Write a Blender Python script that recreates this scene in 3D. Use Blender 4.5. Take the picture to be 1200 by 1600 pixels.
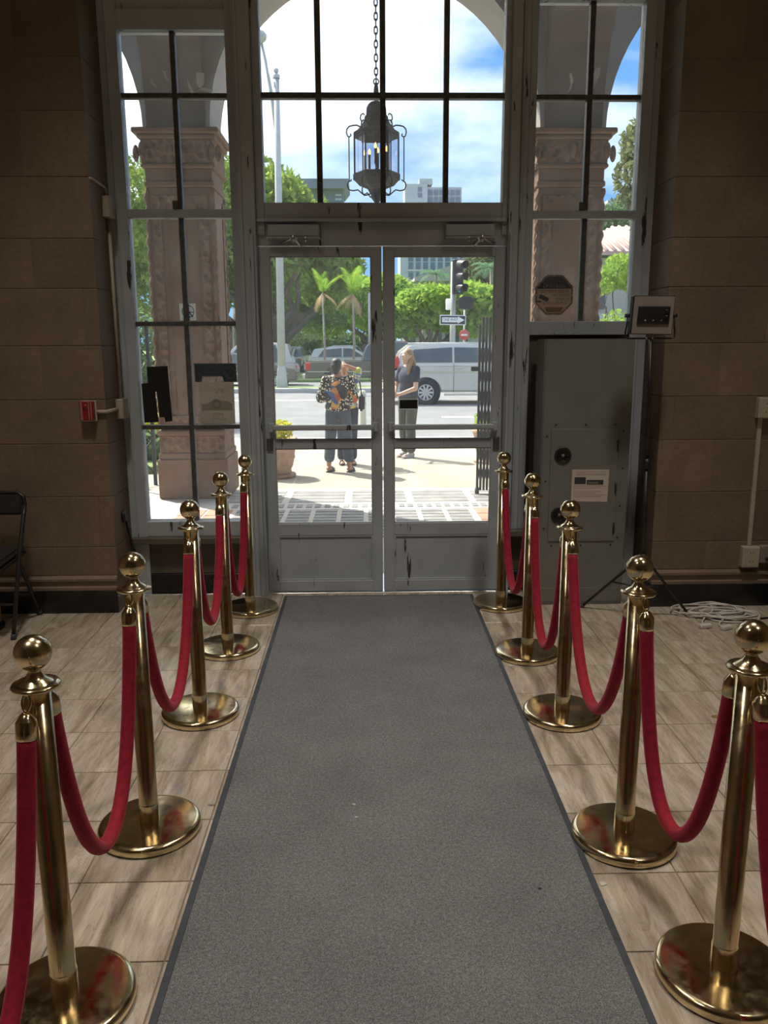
import bpy, bmesh, math, random
import numpy as np
from mathutils import Vector, Matrix, Euler

random.seed(7)
rng = np.random.default_rng(7)
scene = bpy.context.scene
for o in list(bpy.data.objects):
    bpy.data.objects.remove(o)
COL = scene.collection

# ------------------------------------------------------------------ camera
F_PX, PITCH, YAW, ROLL, CAM_Z = 1281.5, 0.20276, 0.021926, -0.0043, 1.643
cam_d = bpy.data.cameras.new('camera')
cam = bpy.data.objects.new('camera', cam_d)
COL.objects.link(cam)
cp, sp, cy, sy = math.cos(PITCH), math.sin(PITCH), math.cos(YAW), math.sin(YAW)
fw = Vector((sy * cp, cy * cp, -sp))
rt = Vector((cy, -sy, 0))
up = rt.cross(fw)
r2 = rt * math.cos(ROLL) + up * math.sin(ROLL)
u2 = up * math.cos(ROLL) - rt * math.sin(ROLL)
cam.matrix_world = Matrix(((r2.x, u2.x, -fw.x, 0), (r2.y, u2.y, -fw.y, 0), (r2.z, u2.z, -fw.z, CAM_Z), (0, 0, 0, 1)))
cam_d.sensor_fit = 'VERTICAL'
cam_d.sensor_height = 24.0
cam_d.lens = 24.0 * F_PX / 1600.0
cam_d.clip_start = 0.05
cam_d.clip_end = 2000
scene.camera = cam

# ------------------------------------------------------------------ view, world, sun
vs = scene.view_settings
vs.view_transform = 'Standard'
vs.look = 'None'
vs.exposure = 0.35
vs.gamma = 1.0
vs.use_curve_mapping = False
scene.cycles.max_bounces = 10
scene.cycles.diffuse_bounces = 5
scene.cycles.glossy_bounces = 5
scene.cycles.transparent_max_bounces = 24
scene.cycles.transmission_bounces = 6
scene.cycles.use_adaptive_sampling = True
scene.cycles.adaptive_threshold = 0.02
scene.cycles.sample_clamp_indirect = 6.0
scene.cycles.caustics_reflective = False
scene.cycles.caustics_refractive = False

SUN_TRAVEL = Vector((0.43, -0.42, -0.80)).normalized()
SUN_STRENGTH = 7.5
SKY_STRENGTH = 2.2
LAMP_POWER = 135.0

world = bpy.data.worlds.new('sky')
scene.world = world
world.use_nodes = True
wn, wl = world.node_tree.nodes, world.node_tree.links
wn.clear()
w_out = wn.new('ShaderNodeOutputWorld')
w_bg = wn.new('ShaderNodeBackground')
w_bg.inputs['Strength'].default_value = SKY_STRENGTH
w_tc = wn.new('ShaderNodeTexCoord')
w_sep = wn.new('ShaderNodeSeparateXYZ')
wl.new(w_tc.outputs['Generated'], w_sep.inputs[0])
w_grad = wn.new('ShaderNodeValToRGB')
cr = w_grad.color_ramp
cr.elements[0].position = 0.0; cr.elements[0].color = (0.135, 0.28, 0.46, 1)
cr.elements[1].position = 0.6; cr.elements[1].color = (0.06, 0.17, 0.42, 1)
e = cr.elements.new(0.18); e.color = (0.085, 0.21, 0.42, 1)
wl.new(w_sep.outputs['Z'], w_grad.inputs['Fac'])
w_map = wn.new('ShaderNodeMapping')
w_map.inputs['Scale'].default_value = (1.0, 1.0, 2.6)
w_map.inputs['Location'].default_value = (1.7, 3.3, 1.1)
wl.new(w_tc.outputs['Generated'], w_map.inputs['Vector'])
w_noise = wn.new('ShaderNodeTexNoise')
w_noise.inputs['Scale'].default_value = 2.4
w_noise.inputs['Detail'].default_value = 7
w_noise.inputs['Roughness'].default_value = 0.52
wl.new(w_map.outputs[0], w_noise.inputs['Vector'])
w_dot = wn.new('ShaderNodeVectorMath'); w_dot.operation = 'DOT_PRODUCT'
wl.new(w_tc.outputs['Generated'], w_dot.inputs[0])
w_dot.inputs[1].default_value = -SUN_TRAVEL
w_mr = wn.new('ShaderNodeMapRange')          # bright haze around the sun
w_mr.inputs['From Min'].default_value = 0.58
w_mr.inputs['From Max'].default_value = 0.82
w_mr.inputs['To Min'].default_value = 0.0
w_mr.inputs['To Max'].default_value = 0.34
wl.new(w_dot.outputs['Value'], w_mr.inputs['Value'])
w_add = wn.new('ShaderNodeMath'); w_add.operation = 'ADD'
wl.new(w_noise.outputs['Fac'], w_add.inputs[0])
wl.new(w_mr.outputs[0], w_add.inputs[1])
w_ramp = wn.new('ShaderNodeValToRGB')
w_ramp.color_ramp.elements[0].position = 0.46
w_ramp.color_ramp.elements[1].position = 0.80
wl.new(w_add.outputs[0], w_ramp.inputs['Fac'])
w_mix = wn.new('ShaderNodeMixRGB')
wl.new(w_ramp.outputs[0], w_mix.inputs[0])
wl.new(w_grad.outputs[0], w_mix.inputs[1])
w_mix.inputs[2].default_value = (1.0, 1.0, 0.98, 1)
wl.new(w_mix.outputs[0], w_bg.inputs['Color'])
wl.new(w_bg.outputs[0], w_out.inputs['Surface'])

sun_d = bpy.data.lights.new('sun', 'SUN')
sun_d.energy = SUN_STRENGTH
sun_d.color = (1.0, 0.95, 0.86)
sun_d.angle = math.radians(0.6)
sun = bpy.data.objects.new('sun', sun_d)
COL.objects.link(sun)
sun.location = (-20, 30, 40)
sun.rotation_euler = SUN_TRAVEL.to_track_quat('-Z', 'Y').to_euler()

# ------------------------------------------------------------------ material helpers
def newmat(name):
    m = bpy.data.materials.new(name)
    m.use_nodes = True
    nt = m.node_tree
    b = nt.nodes['Principled BSDF']
    return m, nt.nodes, nt.links, b

def coords(n, l, scale=(1, 1, 1), kind='Position', rot=(0, 0, 0)):
    mp = n.new('ShaderNodeMapping')
    mp.inputs['Scale'].default_value = scale
    mp.inputs['Rotation'].default_value = rot
    if kind == 'Position':
        g = n.new('ShaderNodeNewGeometry')
        l.new(g.outputs['Position'], mp.inputs['Vector'])
    else:
        g = n.new('ShaderNodeTexCoord')
        l.new(g.outputs[kind], mp.inputs['Vector'])
    return mp.outputs[0]

def noise(n, l, vec, scale, detail=4, rough=0.55, dist=0.0):
    t = n.new('ShaderNodeTexNoise')
    t.inputs['Scale'].default_value = scale
    t.inputs['Detail'].default_value = detail
    t.inputs['Roughness'].default_value = rough
    t.inputs['Distortion'].default_value = dist
    l.new(vec, t.inputs['Vector'])
    return t.outputs['Fac']

def ramp(n, l, fac, stops):
    r = n.new('ShaderNodeValToRGB')
    els = r.color_ramp.elements
    while len(els) < len(stops):
        els.new(0.5)
    for e, (p, c) in zip(els, stops):
        e.position = p
        e.color = (c, c, c, 1) if isinstance(c, (int, float)) else (*c, 1)
    l.new(fac, r.inputs['Fac'])
    return r.outputs['Color']

def mix(n, l, fac, a, b, mode='MIX'):
    m = n.new('ShaderNodeMixRGB')
    m.blend_type = mode
    for i, x in ((0, fac), (1, a), (2, b)):
        if isinstance(x, (int, float)):
            m.inputs[i].default_value = x if i == 0 else (x, x, x, 1)
        elif isinstance(x, tuple):
            m.inputs[i].default_value = (*x, 1)
        else:
            l.new(x, m.inputs[i])
    return m.outputs[0]

def bump(n, l, b, height, strength=0.3, dist=0.01):
    k = n.new('ShaderNodeBump')
    k.inputs['Strength'].default_value = strength
    k.inputs['Distance'].default_value = dist
    l.new(height, k.inputs['Height'])
    l.new(k.outputs[0], b.inputs['Normal'])

def mat(name, c, rough=0.5, metal=0.0, var=0.12, vs=6.0, bmp=0.0, bs=60.0, emit=0.0, kind='Position', spec=None, coat=0.0):
    m, n, l, b = newmat(name)
    b.inputs['Roughness'].default_value = rough
    b.inputs['Metallic'].default_value = metal
    if spec is not None:
        b.inputs['Specular IOR Level'].default_value = spec
    if coat:
        b.inputs['Coat Weight'].default_value = coat
        b.inputs['Coat Roughness'].default_value = 0.08
    v = coords(n, l, kind=kind)
    f = noise(n, l, v, vs, 5)
    lo = tuple(x * (1 - var) for x in c); hi = tuple(min(1, x * (1 + var)) for x in c)
    col = ramp(n, l, f, [(0.3, lo), (0.7, hi)])
    l.new(col, b.inputs['Base Color'])
    if bmp:
        bump(n, l, b, noise(n, l, v, bs, 3), bmp)
    if emit:
        l.new(col, b.inputs['Emission Color'])
        b.inputs['Emission Strength'].default_value = emit
    return m

MT = {}
# travertine tiles: streaks, pits and a soft polish
m, n, l, b = newmat('travertine'); MT['tile'] = m
oi = n.new('ShaderNodeObjectInfo')
g = n.new('ShaderNodeNewGeometry')
off = n.new('ShaderNodeVectorMath'); off.operation = 'MULTIPLY_ADD'
cmb = n.new('ShaderNodeCombineXYZ')
for i in range(3): l.new(oi.outputs['Random'], cmb.inputs[i])
l.new(cmb.outputs[0], off.inputs[0]); off.inputs[1].default_value = (17, 31, 5); l.new(g.outputs['Position'], off.inputs[2])
mp = n.new('ShaderNodeMapping'); mp.inputs['Rotation'].default_value = (0, 0, 0.62); mp.inputs['Scale'].default_value = (11.0, 1.5, 1)
l.new(off.outputs[0], mp.inputs['Vector'])
f1 = noise(n, l, mp.outputs[0], 1.6, 8, 0.62, 0.9)
f2 = noise(n, l, mp.outputs[0], 7.0, 5, 0.6, 0.4)
c1 = ramp(n, l, f1, [(0.28, (0.36, 0.285, 0.21)), (0.5, (0.60, 0.525, 0.43)), (0.72, (0.78, 0.72, 0.63))])
c2 = ramp(n, l, f2, [(0.35, 0.78), (0.6, 1.0)])
vein = ramp(n, l, noise(n, l, mp.outputs[0], 0.9, 6, 0.7, 2.2), [(0.485, 1.0), (0.5, 0.62), (0.515, 1.0)])
cc = mix(n, l, 0.8, mix(n, l, 0.7, c1, c2, 'MULTIPLY'), vein, 'MULTIPLY')
tint = ramp(n, l, oi.outputs['Random'], [(0.0, (0.86, 0.84, 0.80)), (1.0, (1.05, 1.03, 1.0))])
cc = mix(n, l, 1.0, cc, tint, 'MULTIPLY')
l.new(cc, b.inputs['Base Color'])
rr = ramp(n, l, noise(n, l, off.outputs[0], 5.0, 4), [(0.3, 0.14), (0.75, 0.34)])
l.new(rr, b.inputs['Roughness'])
bump(n, l, b, f2, 0.08, 0.004)

MT['grout'] = mat('grout', (0.26, 0.21, 0.16), 0.85, var=0.25, vs=20)
# carpet: tight loop pile
m, n, l, b = newmat('carpet_pile'); MT['carpet'] = m
v = coords(n, l)
fa = noise(n, l, v, 260, 2, 0.7); fb = noise(n, l, v, 3.0, 5, 0.6); fc = noise(n, l, v, 90, 2, 0.6)
ca = ramp(n, l, fa, [(0.32, (0.115, 0.12, 0.124)), (0.68, (0.36, 0.37, 0.378))])
cb = ramp(n, l, fb, [(0.3, 0.86), (0.7, 1.08)])
cd = ramp(n, l, fc, [(0.3, 0.75), (0.7, 1.15)])
l.new(mix(n, l, 1.0, mix(n, l, 1.0, ca, cb, 'MULTIPLY'), cd, 'MULTIPLY'), b.inputs['Base Color'])
b.inputs['Roughness'].default_value = 0.95
b.inputs['Specular IOR Level'].default_value = 0.15
bump(n, l, b, fa, 0.9, 0.006)
MT['rubber'] = mat('rubber_edge', (0.055, 0.065, 0.08), 0.6, var=0.2, vs=30, bmp=0.2, bs=120)
# polished brass with smudges
m, n, l, b = newmat('polished_brass'); MT['brass'] = m
b.inputs['Metallic'].default_value = 1.0
v = coords(n, l)
l.new(ramp(n, l, noise(n, l, v, 14, 5, 0.6), [(0.3, (0.70, 0.56, 0.32)), (0.7, (0.87, 0.74, 0.48))]), b.inputs['Base Color'])
l.new(ramp(n, l, noise(n, l, v, 26, 5, 0.65, 0.5), [(0.35, 0.11), (0.75, 0.28)]), b.inputs['Roughness'])
# velvet rope
m, n, l, b = newmat('red_velvet'); MT['velvet'] = m
v = coords(n, l)
l.new(ramp(n, l, noise(n, l, v, 60, 3), [(0.3, (0.28, 0.006, 0.026)), (0.7, (0.44, 0.012, 0.045))]), b.inputs['Base Color'])
b.inputs['Roughness'].default_value = 0.85
b.inputs['Sheen Weight'].default_value = 0.7
b.inputs['Sheen Roughness'].default_value = 0.35
b.inputs['Sheen Tint'].default_value = (1.0, 0.25, 0.28, 1)
bump(n, l, b, noise(n, l, v, 500, 2), 0.4, 0.003)
# limestone wall blocks
def stone(name, c, var=0.2):
    m, n, l, b = newmat(name)
    oi = n.new('ShaderNodeObjectInfo')
    v = coords(n, l)
    f1 = noise(n, l, v, 2.2, 6, 0.6); f2 = noise(n, l, v, 45, 3)
    lo = tuple(x * (1 - var) for x in c); hi = tuple(x * (1 + var) for x in c)
    col = ramp(n, l, f1, [(0.3, lo), (0.7, hi)])
    col = mix(n, l, 1.0, col, ramp(n, l, f2, [(0.3, 0.88), (0.7, 1.06)]), 'MULTIPLY')
    col = mix(n, l, 1.0, col, ramp(n, l, oi.outputs['Random'], [(0, 0.86), (1, 1.1)]), 'MULTIPLY')
    l.new(col, b.inputs['Base Color'])
    b.inputs['Roughness'].default_value = 0.75
    bump(n, l, b, f2, 0.25, 0.004)
    return m
MT['stone'] = stone('limestone_block', (0.215, 0.16, 0.112))
MT['mortar'] = mat('mortar', (0.30, 0.245, 0.185), 0.9, var=0.15, vs=25)
MT['plaster'] = mat('lobby_plaster', (0.50, 0.43, 0.34), 0.85, var=0.1, vs=2)
MT['black_marble'] = mat('black_marble', (0.018, 0.018, 0.017), 0.22, var=0.5, vs=8)
# chipped grey paint on the steel frames
m, n, l, b = newmat('chipped_paint'); MT['paint'] = m
v = coords(n, l); vs_ = coords(n, l, (22, 22, 3.0))
base = ramp(n, l, noise(n, l, v, 5, 5), [(0.3, (0.43, 0.48, 0.53)), (0.7, (0.52, 0.57, 0.62))])
chip = ramp(n, l, noise(n, l, vs_, 0.8, 6, 0.62), [(0.64, 0.0), (0.66, 1.0)])
l.new(mix(n, l, chip, base, (0.05, 0.055, 0.05)), b.inputs['Base Color'])
l.new(ramp(n, l, noise(n, l, v, 30, 3), [(0.3, 0.38), (0.7, 0.6)]), b.inputs['Roughness'])
bump(n, l, b, chip, 0.3, -0.002)
MT['muntin'] = mat('dark_steel_muntin', (0.10, 0.10, 0.10), 0.5, var=0.3, vs=30, bmp=0.3, bs=80)
MT['panel_dark'] = mat('dark_spandrel', (0.13, 0.115, 0.09), 0.55, var=0.25, vs=6)
# old glass: clear with hazy glare painted into its film of dust
m, n, l, b = newmat('dusty_veiled_glass'); MT['glass'] = m
n.remove(b)
out = [x for x in n if x.type == 'OUTPUT_MATERIAL'][0]
tr = n.new('ShaderNodeBsdfTransparent'); tr.inputs[0].default_value = (0.97, 0.985, 0.98, 1)
gl = n.new('ShaderNodeBsdfGlossy'); gl.inputs['Roughness'].default_value = 0.03
fr = n.new('ShaderNodeFresnel'); fr.inputs['IOR'].default_value = 1.35
df = n.new('ShaderNodeBsdfTranslucent'); df.inputs[0].default_value = (0.8, 0.8, 0.78, 1)
v = coords(n, l)
dust_veil = ramp(n, l, noise(n, l, v, 3.5, 7, 0.7), [(0.3, 0.03), (0.75, 0.10)])
m1 = n.new('ShaderNodeMixShader'); l.new(fr.outputs[0], m1.inputs[0]); l.new(tr.outputs[0], m1.inputs[1]); l.new(gl.outputs[0], m1.inputs[2])
m2 = n.new('ShaderNodeMixShader'); l.new(dust_veil, m2.inputs[0]); l.new(m1.outputs[0], m2.inputs[1]); l.new(df.outputs[0], m2.inputs[2])
l.new(m2.outputs[0], out.inputs['Surface'])
# clean thin glass (lantern, cars)
m, n, l, b = newmat('lantern_glass'); MT['clear'] = m
n.remove(b)
out = [x for x in n if x.type == 'OUTPUT_MATERIAL'][0]
tr = n.new('ShaderNodeBsdfTransparent'); tr.inputs[0].default_value = (0.85, 0.87, 0.9, 1)
gl = n.new('ShaderNodeBsdfGlossy'); gl.inputs['Roughness'].default_value = 0.05
m1 = n.new('ShaderNodeMixShader'); m1.inputs[0].default_value = 0.08
l.new(tr.outputs[0], m1.inputs[1]); l.new(gl.outputs[0], m1.inputs[2]); l.new(m1.outputs[0], out.inputs['Surface'])

MT['steel'] = mat('brushed_steel', (0.62, 0.62, 0.60), 0.3, 1.0, var=0.1, vs=40)
MT['cabinet'] = mat('grey_cabinet_enamel', (0.20, 0.205, 0.19), 0.42, var=0.08, vs=4)
MT['black'] = mat('black_plastic', (0.018, 0.018, 0.02), 0.45, var=0.2, vs=20)
MT['black_metal'] = mat('black_enamel_metal', (0.022, 0.02, 0.02), 0.38, var=0.2, vs=20)
MT['black_vinyl'] = mat('black_vinyl', (0.028, 0.026, 0.026), 0.42, var=0.2, vs=30, bmp=0.3, bs=150)
MT['iron'] = mat('wrought_iron', (0.03, 0.03, 0.034), 0.6, var=0.3, vs=30, bmp=0.2)
MT['cream'] = mat('cream_conduit_paint', (0.50, 0.45, 0.36), 0.5, var=0.1, vs=10)
MT['white_plastic'] = mat('white_plastic', (0.72, 0.70, 0.66), 0.45, var=0.05)
MT['paper'] = mat('white_paper', (0.66, 0.60, 0.54), 0.8, var=0.05)
MT['ink'] = mat('dark_ink', (0.05, 0.05, 0.055), 0.7, var=0.3, vs=40)
MT['ink_faint'] = mat('faint_ink', (0.42, 0.37, 0.32), 0.8, var=0.1)
MT['red_alarm'] = mat('red_alarm_plastic', (0.28, 0.018, 0.022), 0.4, var=0.15, vs=20)
MT['taupe'] = mat('taupe_panel', (0.30, 0.265, 0.235), 0.45, var=0.08)
MT['wood'] = mat('oak_wood', (0.32, 0.18, 0.08), 0.5, var=0.25, vs=20)
MT['bulb'] = mat('warm_bulb', (1.0, 0.50, 0.14), 0.4, emit=4.0, var=0.03)
MT['shade'] = mat('lamp_shade_glass', (1.0, 0.72, 0.42), 0.4, emit=3.0, var=0.03)
# terracotta piers with moulded relief
m, n, l, b = newmat('moulded_terracotta'); MT['terra'] = m
v = coords(n, l)
l.new(ramp(n, l, noise(n, l, v, 3, 6), [(0.3, (0.145, 0.072, 0.038)), (0.7, (0.205, 0.11, 0.06))]), b.inputs['Base Color'])
b.inputs['Roughness'].default_value = 0.85
bump(n, l, b, noise(n, l, v, 30, 4), 0.4, 0.01)
m, n, l, b = newmat('terracotta_relief'); MT['relief'] = m
v = coords(n, l)
vo = n.new('ShaderNodeTexVoronoi'); vo.inputs['Scale'].default_value = 14; l.new(v, vo.inputs['Vector'])
l.new(ramp(n, l, vo.outputs['Distance'], [(0.0, (0.085, 0.044, 0.025)), (0.6, (0.195, 0.103, 0.056))]), b.inputs['Base Color'])
b.inputs['Roughness'].default_value = 0.85
bump(n, l, b, vo.outputs['Distance'], 1.0, 0.03)
MT['stucco'] = mat('pale_stucco', (0.34, 0.31, 0.29), 0.9, var=0.06, vs=3, bmp=0.1, bs=40)
MT['vault'] = mat('painted_vault', (0.13, 0.088, 0.066), 0.9, var=0.08, vs=2)
MT['slate'] = mat('grey_slate', (0.28, 0.275, 0.265), 0.6, var=0.25, vs=6)
MT['porch_joint'] = mat('white_porch_joint', (0.70, 0.66, 0.58), 0.8, var=0.1, vs=12)
MT['brick_red'] = mat('red_quarry_tile', (0.55, 0.28, 0.19), 0.7, var=0.15, vs=8)
MT['concrete'] = mat('sidewalk_concrete', (0.38, 0.345, 0.27), 0.9, var=0.14, vs=1.5, bmp=0.1, bs=30)
MT['asphalt'] = mat('worn_asphalt', (0.20, 0.20, 0.195), 0.9, var=0.12, vs=1.2)
MT['kerb'] = mat('kerb_concrete', (0.50, 0.48, 0.44), 0.9, var=0.15, vs=5)
MT['road_paint'] = mat('white_road_paint', (0.85, 0.85, 0.82), 0.7, var=0.06, vs=5)
MT['lawn'] = mat('lawn_grass', (0.16, 0.24, 0.06), 0.9, var=0.35, vs=3)
MT['bark'] = mat('grey_bark', (0.13, 0.105, 0.085), 0.9, var=0.3, vs=3, bmp=0.5, bs=12)
MT['palm_trunk'] = mat('palm_trunk', (0.36, 0.30, 0.24), 0.9, var=0.2, vs=6)
MT['bag'] = mat('pale_canvas', (0.7, 0.68, 0.62), 0.8)

def leafmat(name, lo, hi, transl=0.45):
    m, n, l, b = newmat(name)
    n.remove(b)
    out = [x for x in n if x.type == 'OUTPUT_MATERIAL'][0]
    v = coords(n, l)
    c = ramp(n, l, noise(n, l, v, 2.3, 6, 0.75), [(0.32, lo), (0.68, hi)])
    d = n.new('ShaderNodeBsdfDiffuse'); t = n.new('ShaderNodeBsdfTranslucent')
    l.new(c, d.inputs[0]); l.new(c, t.inputs[0])
    mx = n.new('ShaderNodeMixShader'); mx.inputs[0].default_value = transl
    l.new(d.outputs[0], mx.inputs[1]); l.new(t.outputs[0], mx.inputs[2]); l.new(mx.outputs[0], out.inputs['Surface'])
    return m
MT['scrap'] = leafmat('translucent_tape', (0.82, 0.83, 0.83), (0.92, 0.92, 0.92), 0.55)
MT['leaf'] = leafmat('leaf_green', (0.10, 0.18, 0.035), (0.42, 0.52, 0.12))
MT['leaf_bright'] = leafmat('leaf_bright_green', (0.17, 0.32, 0.04), (0.50, 0.66, 0.12))
MT['leaf_dark'] = leafmat('leaf_dark_green', (0.06, 0.13, 0.05), (0.24, 0.33, 0.14))
MT['leaf_olive'] = leafmat('leaf_olive', (0.10, 0.13, 0.05), (0.34, 0.36, 0.16))
MT['leaf_yellow'] = leafmat('leaf_yellow', (0.42, 0.45, 0.03), (0.85, 0.80, 0.10))
MT['frond'] = leafmat('palm_frond_green', (0.18, 0.36, 0.03), (0.42, 0.62, 0.08))
MT['frond_far'] = leafmat('palm_frond_grey_green', (0.10, 0.20, 0.11), (0.22, 0.36, 0.20))
MT['frond_dry'] = leafmat('palm_frond_dry', (0.42, 0.26, 0.13), (0.66, 0.48, 0.30), 0.25)

# ------------------------------------------------------------------ mesh helpers
def wloc(o):
    v = Vector((0, 0, 0))
    while o is not None:
        v = v + o.location
        o = o.parent
    return v

def T(name, label, cat, loc=(0, 0, 0), group=None, kind=None):
    o = bpy.data.objects.new(name, None)
    o.empty_display_size = 0.1
    COL.objects.link(o)
    o.location = loc
    tag(o, label, cat, group, kind)
    return o

def tag(o, label=None, cat=None, group=None, kind=None):
    if label: o['label'] = label
    if cat: o['category'] = cat
    if group: o['group'] = group
    if kind: o['kind'] = kind
    return o

def link(name, me, parent=None):
    o = bpy.data.objects.new(name, me)
    COL.objects.link(o)
    if parent is not None:
        o.parent = parent
    return o

def frame_from(d):
    d = Vector(d).normalized()
    a = Vector((0, 0, 1)) if abs(d.z) < 0.9 else Vector((1, 0, 0))
    u = d.cross(a).normalized()
    return u, d.cross(u).normalized(), d

class MB:
    def __init__(s):
        s.v, s.f, s.sm, s.mi = [], [], [], []
        s.cur = 0
    def add(s, vs, fs, smooth=False):
        k = len(s.v)
        s.v += [tuple(p) for p in vs]
        s.f += [tuple(i + k for i in f) for f in fs]
        s.sm += [smooth] * len(fs)
        s.mi += [s.cur] * len(fs)
        return s
    def box(s, x0, x1, y0, y1, z0, z1):
        vs = [(x, y, z) for z in (z0, z1) for y in (y0, y1) for x in (x0, x1)]
        return s.add(vs, [(0, 2, 3, 1), (4, 5, 7, 6), (0, 1, 5, 4), (2, 6, 7, 3), (0, 4, 6, 2), (1, 3, 7, 5)])
    def obox(s, c, size, rot=(0, 0, 0)):
        R = Euler(rot).to_matrix(); c = Vector(c)
        vs = [c + R @ Vector((x * size[0] / 2, y * size[1] / 2, z * size[2] / 2)) for z in (-1, 1) for y in (-1, 1) for x in (-1, 1)]
        return s.add(vs, [(0, 2, 3, 1), (4, 5, 7, 6), (0, 1, 5, 4), (2, 6, 7, 3), (0, 4, 6, 2), (1, 3, 7, 5)])
    def tube(s, pts, r, n=8, caps=True, closed=False, smooth=True, flat=None):
        pts = [Vector(p) for p in pts]
        m = len(pts)
        rs = r if isinstance(r, (list, tuple)) else [r] * m
        u = None; rings = []
        for i, p in enumerate(pts):
            if closed:
                d = pts[(i + 1) % m] - pts[i - 1]
            else:
                d = pts[min(i + 1, m - 1)] - pts[max(i - 1, 0)]
            if d.length < 1e-9: d = Vector((0, 0, 1))
            d.normalize()
            if u is None:
                u, w, _ = frame_from(d)
            else:
                u = (u - d * u.dot(d))
                if u.length < 1e-6: u, w, _ = frame_from(d)
                u.normalize()
            w = d.cross(u)
            ring = []
            for k in range(n):
                a = 2 * math.pi * k / n
                ring.append(p + (u * math.cos(a) + w * math.sin(a) * (flat or 1)) * rs[i])
            rings.append(ring)
        vs = [q for ring in rings for q in ring]
        fs = []
        seg = m if closed else m - 1
        for i in range(seg):
            j = (i + 1) % m
            for k in range(n):
                k2 = (k + 1) % n
                fs.append((i * n + k, i * n + k2, j * n + k2, j * n + k))
        s.add(vs, fs, smooth)
        if caps and not closed:
            base = len(s.v) - len(vs)
            s.f.append(tuple(base + k for k in reversed(range(n)))); s.sm.append(False); s.mi.append(s.cur)
            s.f.append(tuple(base + (m - 1) * n + k for k in range(n))); s.sm.append(False); s.mi.append(s.cur)
        return s
    def cyl(s, p0, p1, r0, r1=None, n=12, caps=True, smooth=True):
        return s.tube([p0, p1], [r0, r0 if r1 is None else r1], n, caps, smooth=smooth)
    def lathe(s, prof, c=(0, 0, 0), n=24, axis=None, smooth=True, phase=0.0):
        c = Vector(c)
        if axis is None: u, w, d = Vector((1, 0, 0)), Vector((0, 1, 0)), Vector((0, 0, 1))
        else: u, w, d = frame_from(axis)
        vs, fs = [], []
        for (r, z) in prof:
            for k in range(n):
                a = 2 * math.pi * k / n + phase
                vs.append(c + (u * math.cos(a) + w * math.sin(a)) * max(r, 1e-5) + d * z)
        for i in range(len(prof) - 1):
            for k in range(n):
                k2 = (k + 1) % n
                fs.append((i * n + k, i * n + k2, (i + 1) * n + k2, (i + 1) * n + k))
        return s.add(vs, fs, smooth)
    def sphere(s, c, r, nu=16, nv=10, R=None):
        if isinstance(r, (int, float)): r = (r, r, r)
        c = Vector(c); vs, fs = [], []
        for i in range(nv + 1):
            t = math.pi * i / nv
            for k in range(nu):
                a = 2 * math.pi * k / nu
                q = Vector((r[0] * math.sin(t) * math.cos(a), r[1] * math.sin(t) * math.sin(a), r[2] * math.cos(t)))
                if R is not None: q = R @ q
                vs.append(c + q)
        for i in range(nv):
            for k in range(nu):
                k2 = (k + 1) % nu
                fs.append((i * nu + k, (i + 1) * nu + k, (i + 1) * nu + k2, i * nu + k2))
        return s.add(vs, fs, True)
    def prism(s, poly, w0, w1, O=(0, 0, 0), U=(1, 0, 0), V=(0, 0, 1), W=(0, 1, 0), scale1=1.0, smooth=False, cen=None):
        O, U, V, W = Vector(O), Vector(U), Vector(V), Vector(W)
        n = len(poly)
        if cen is None: cen = (sum(p[0] for p in poly) / n, sum(p[1] for p in poly) / n)
        vs = [O + U * a + V * b_ + W * w0 for a, b_ in poly]
        vs += [O + U * (cen[0] + (a - cen[0]) * scale1) + V * (cen[1] + (b_ - cen[1]) * scale1) + W * w1 for a, b_ in poly]
        fs = [tuple(range(n)), tuple(reversed(range(n, 2 * n)))]
        k = len(s.v)
        s.add(vs, fs, False)
        s.f += [(k + i, k + n + i, k + n + (i + 1) % n, k + (i + 1) % n) for i in range(n)]
        s.sm += [smooth] * n; s.mi += [s.cur] * n
        return s
    def mesh(s, name, mats, bevel=0.0, segs=1, off=Vector((0, 0, 0)), fix=True):
        me = bpy.data.meshes.new(name)
        me.from_pydata([(p[0] - off.x, p[1] - off.y, p[2] - off.z) for p in s.v], [], s.f)
        if not isinstance(mats, (list, tuple)): mats = [mats]
        for m_ in mats: me.materials.append(m_)
        me.polygons.foreach_set('use_smooth', s.sm)
        me.polygons.foreach_set('material_index', s.mi)
        if fix or bevel:
            bm = bmesh.new(); bm.from_mesh(me)
            if fix: bmesh.ops.recalc_face_normals(bm, faces=bm.faces)
            if bevel:
                es = [e for e in bm.edges if len(e.link_faces) == 2 and e.calc_face_angle(0) > 0.6]
                bmesh.ops.bevel(bm, geom=es, offset=bevel, segments=segs, affect='EDGES', clamp_overlap=True)
            bm.to_mesh(me); bm.free()
        me.update()
        return me
    def build(s, name, mats, parent=None, bevel=0.0, segs=1, fix=True):
        off = wloc(parent) if parent is not None else Vector((0, 0, 0))
        return link(name, s.mesh(name, mats, bevel, segs, off, fix), parent)

def solo(name, mb, mats, label, cat, loc, group=None, kind=None, bevel=0.0, segs=1):
    """a thing that is one mesh; verts are world, the origin goes to loc"""
    o = link(name, mb.mesh(name, mats, bevel, segs, Vector(loc)))
    o.location = loc
    return tag(o, label, cat, group, kind)

def dup(root, loc=None, rot=None, label=None):
    r = root.copy(); COL.objects.link(r)
    if loc is not None: r.location = loc
    if rot is not None: r.rotation_euler = rot
    if label: r['label'] = label
    for ch in root.children:
        c = ch.copy(); COL.objects.link(c); c.parent = r
        for gch in ch.children:
            d = gch.copy(); COL.objects.link(d); d.parent = c
    return r

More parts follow.
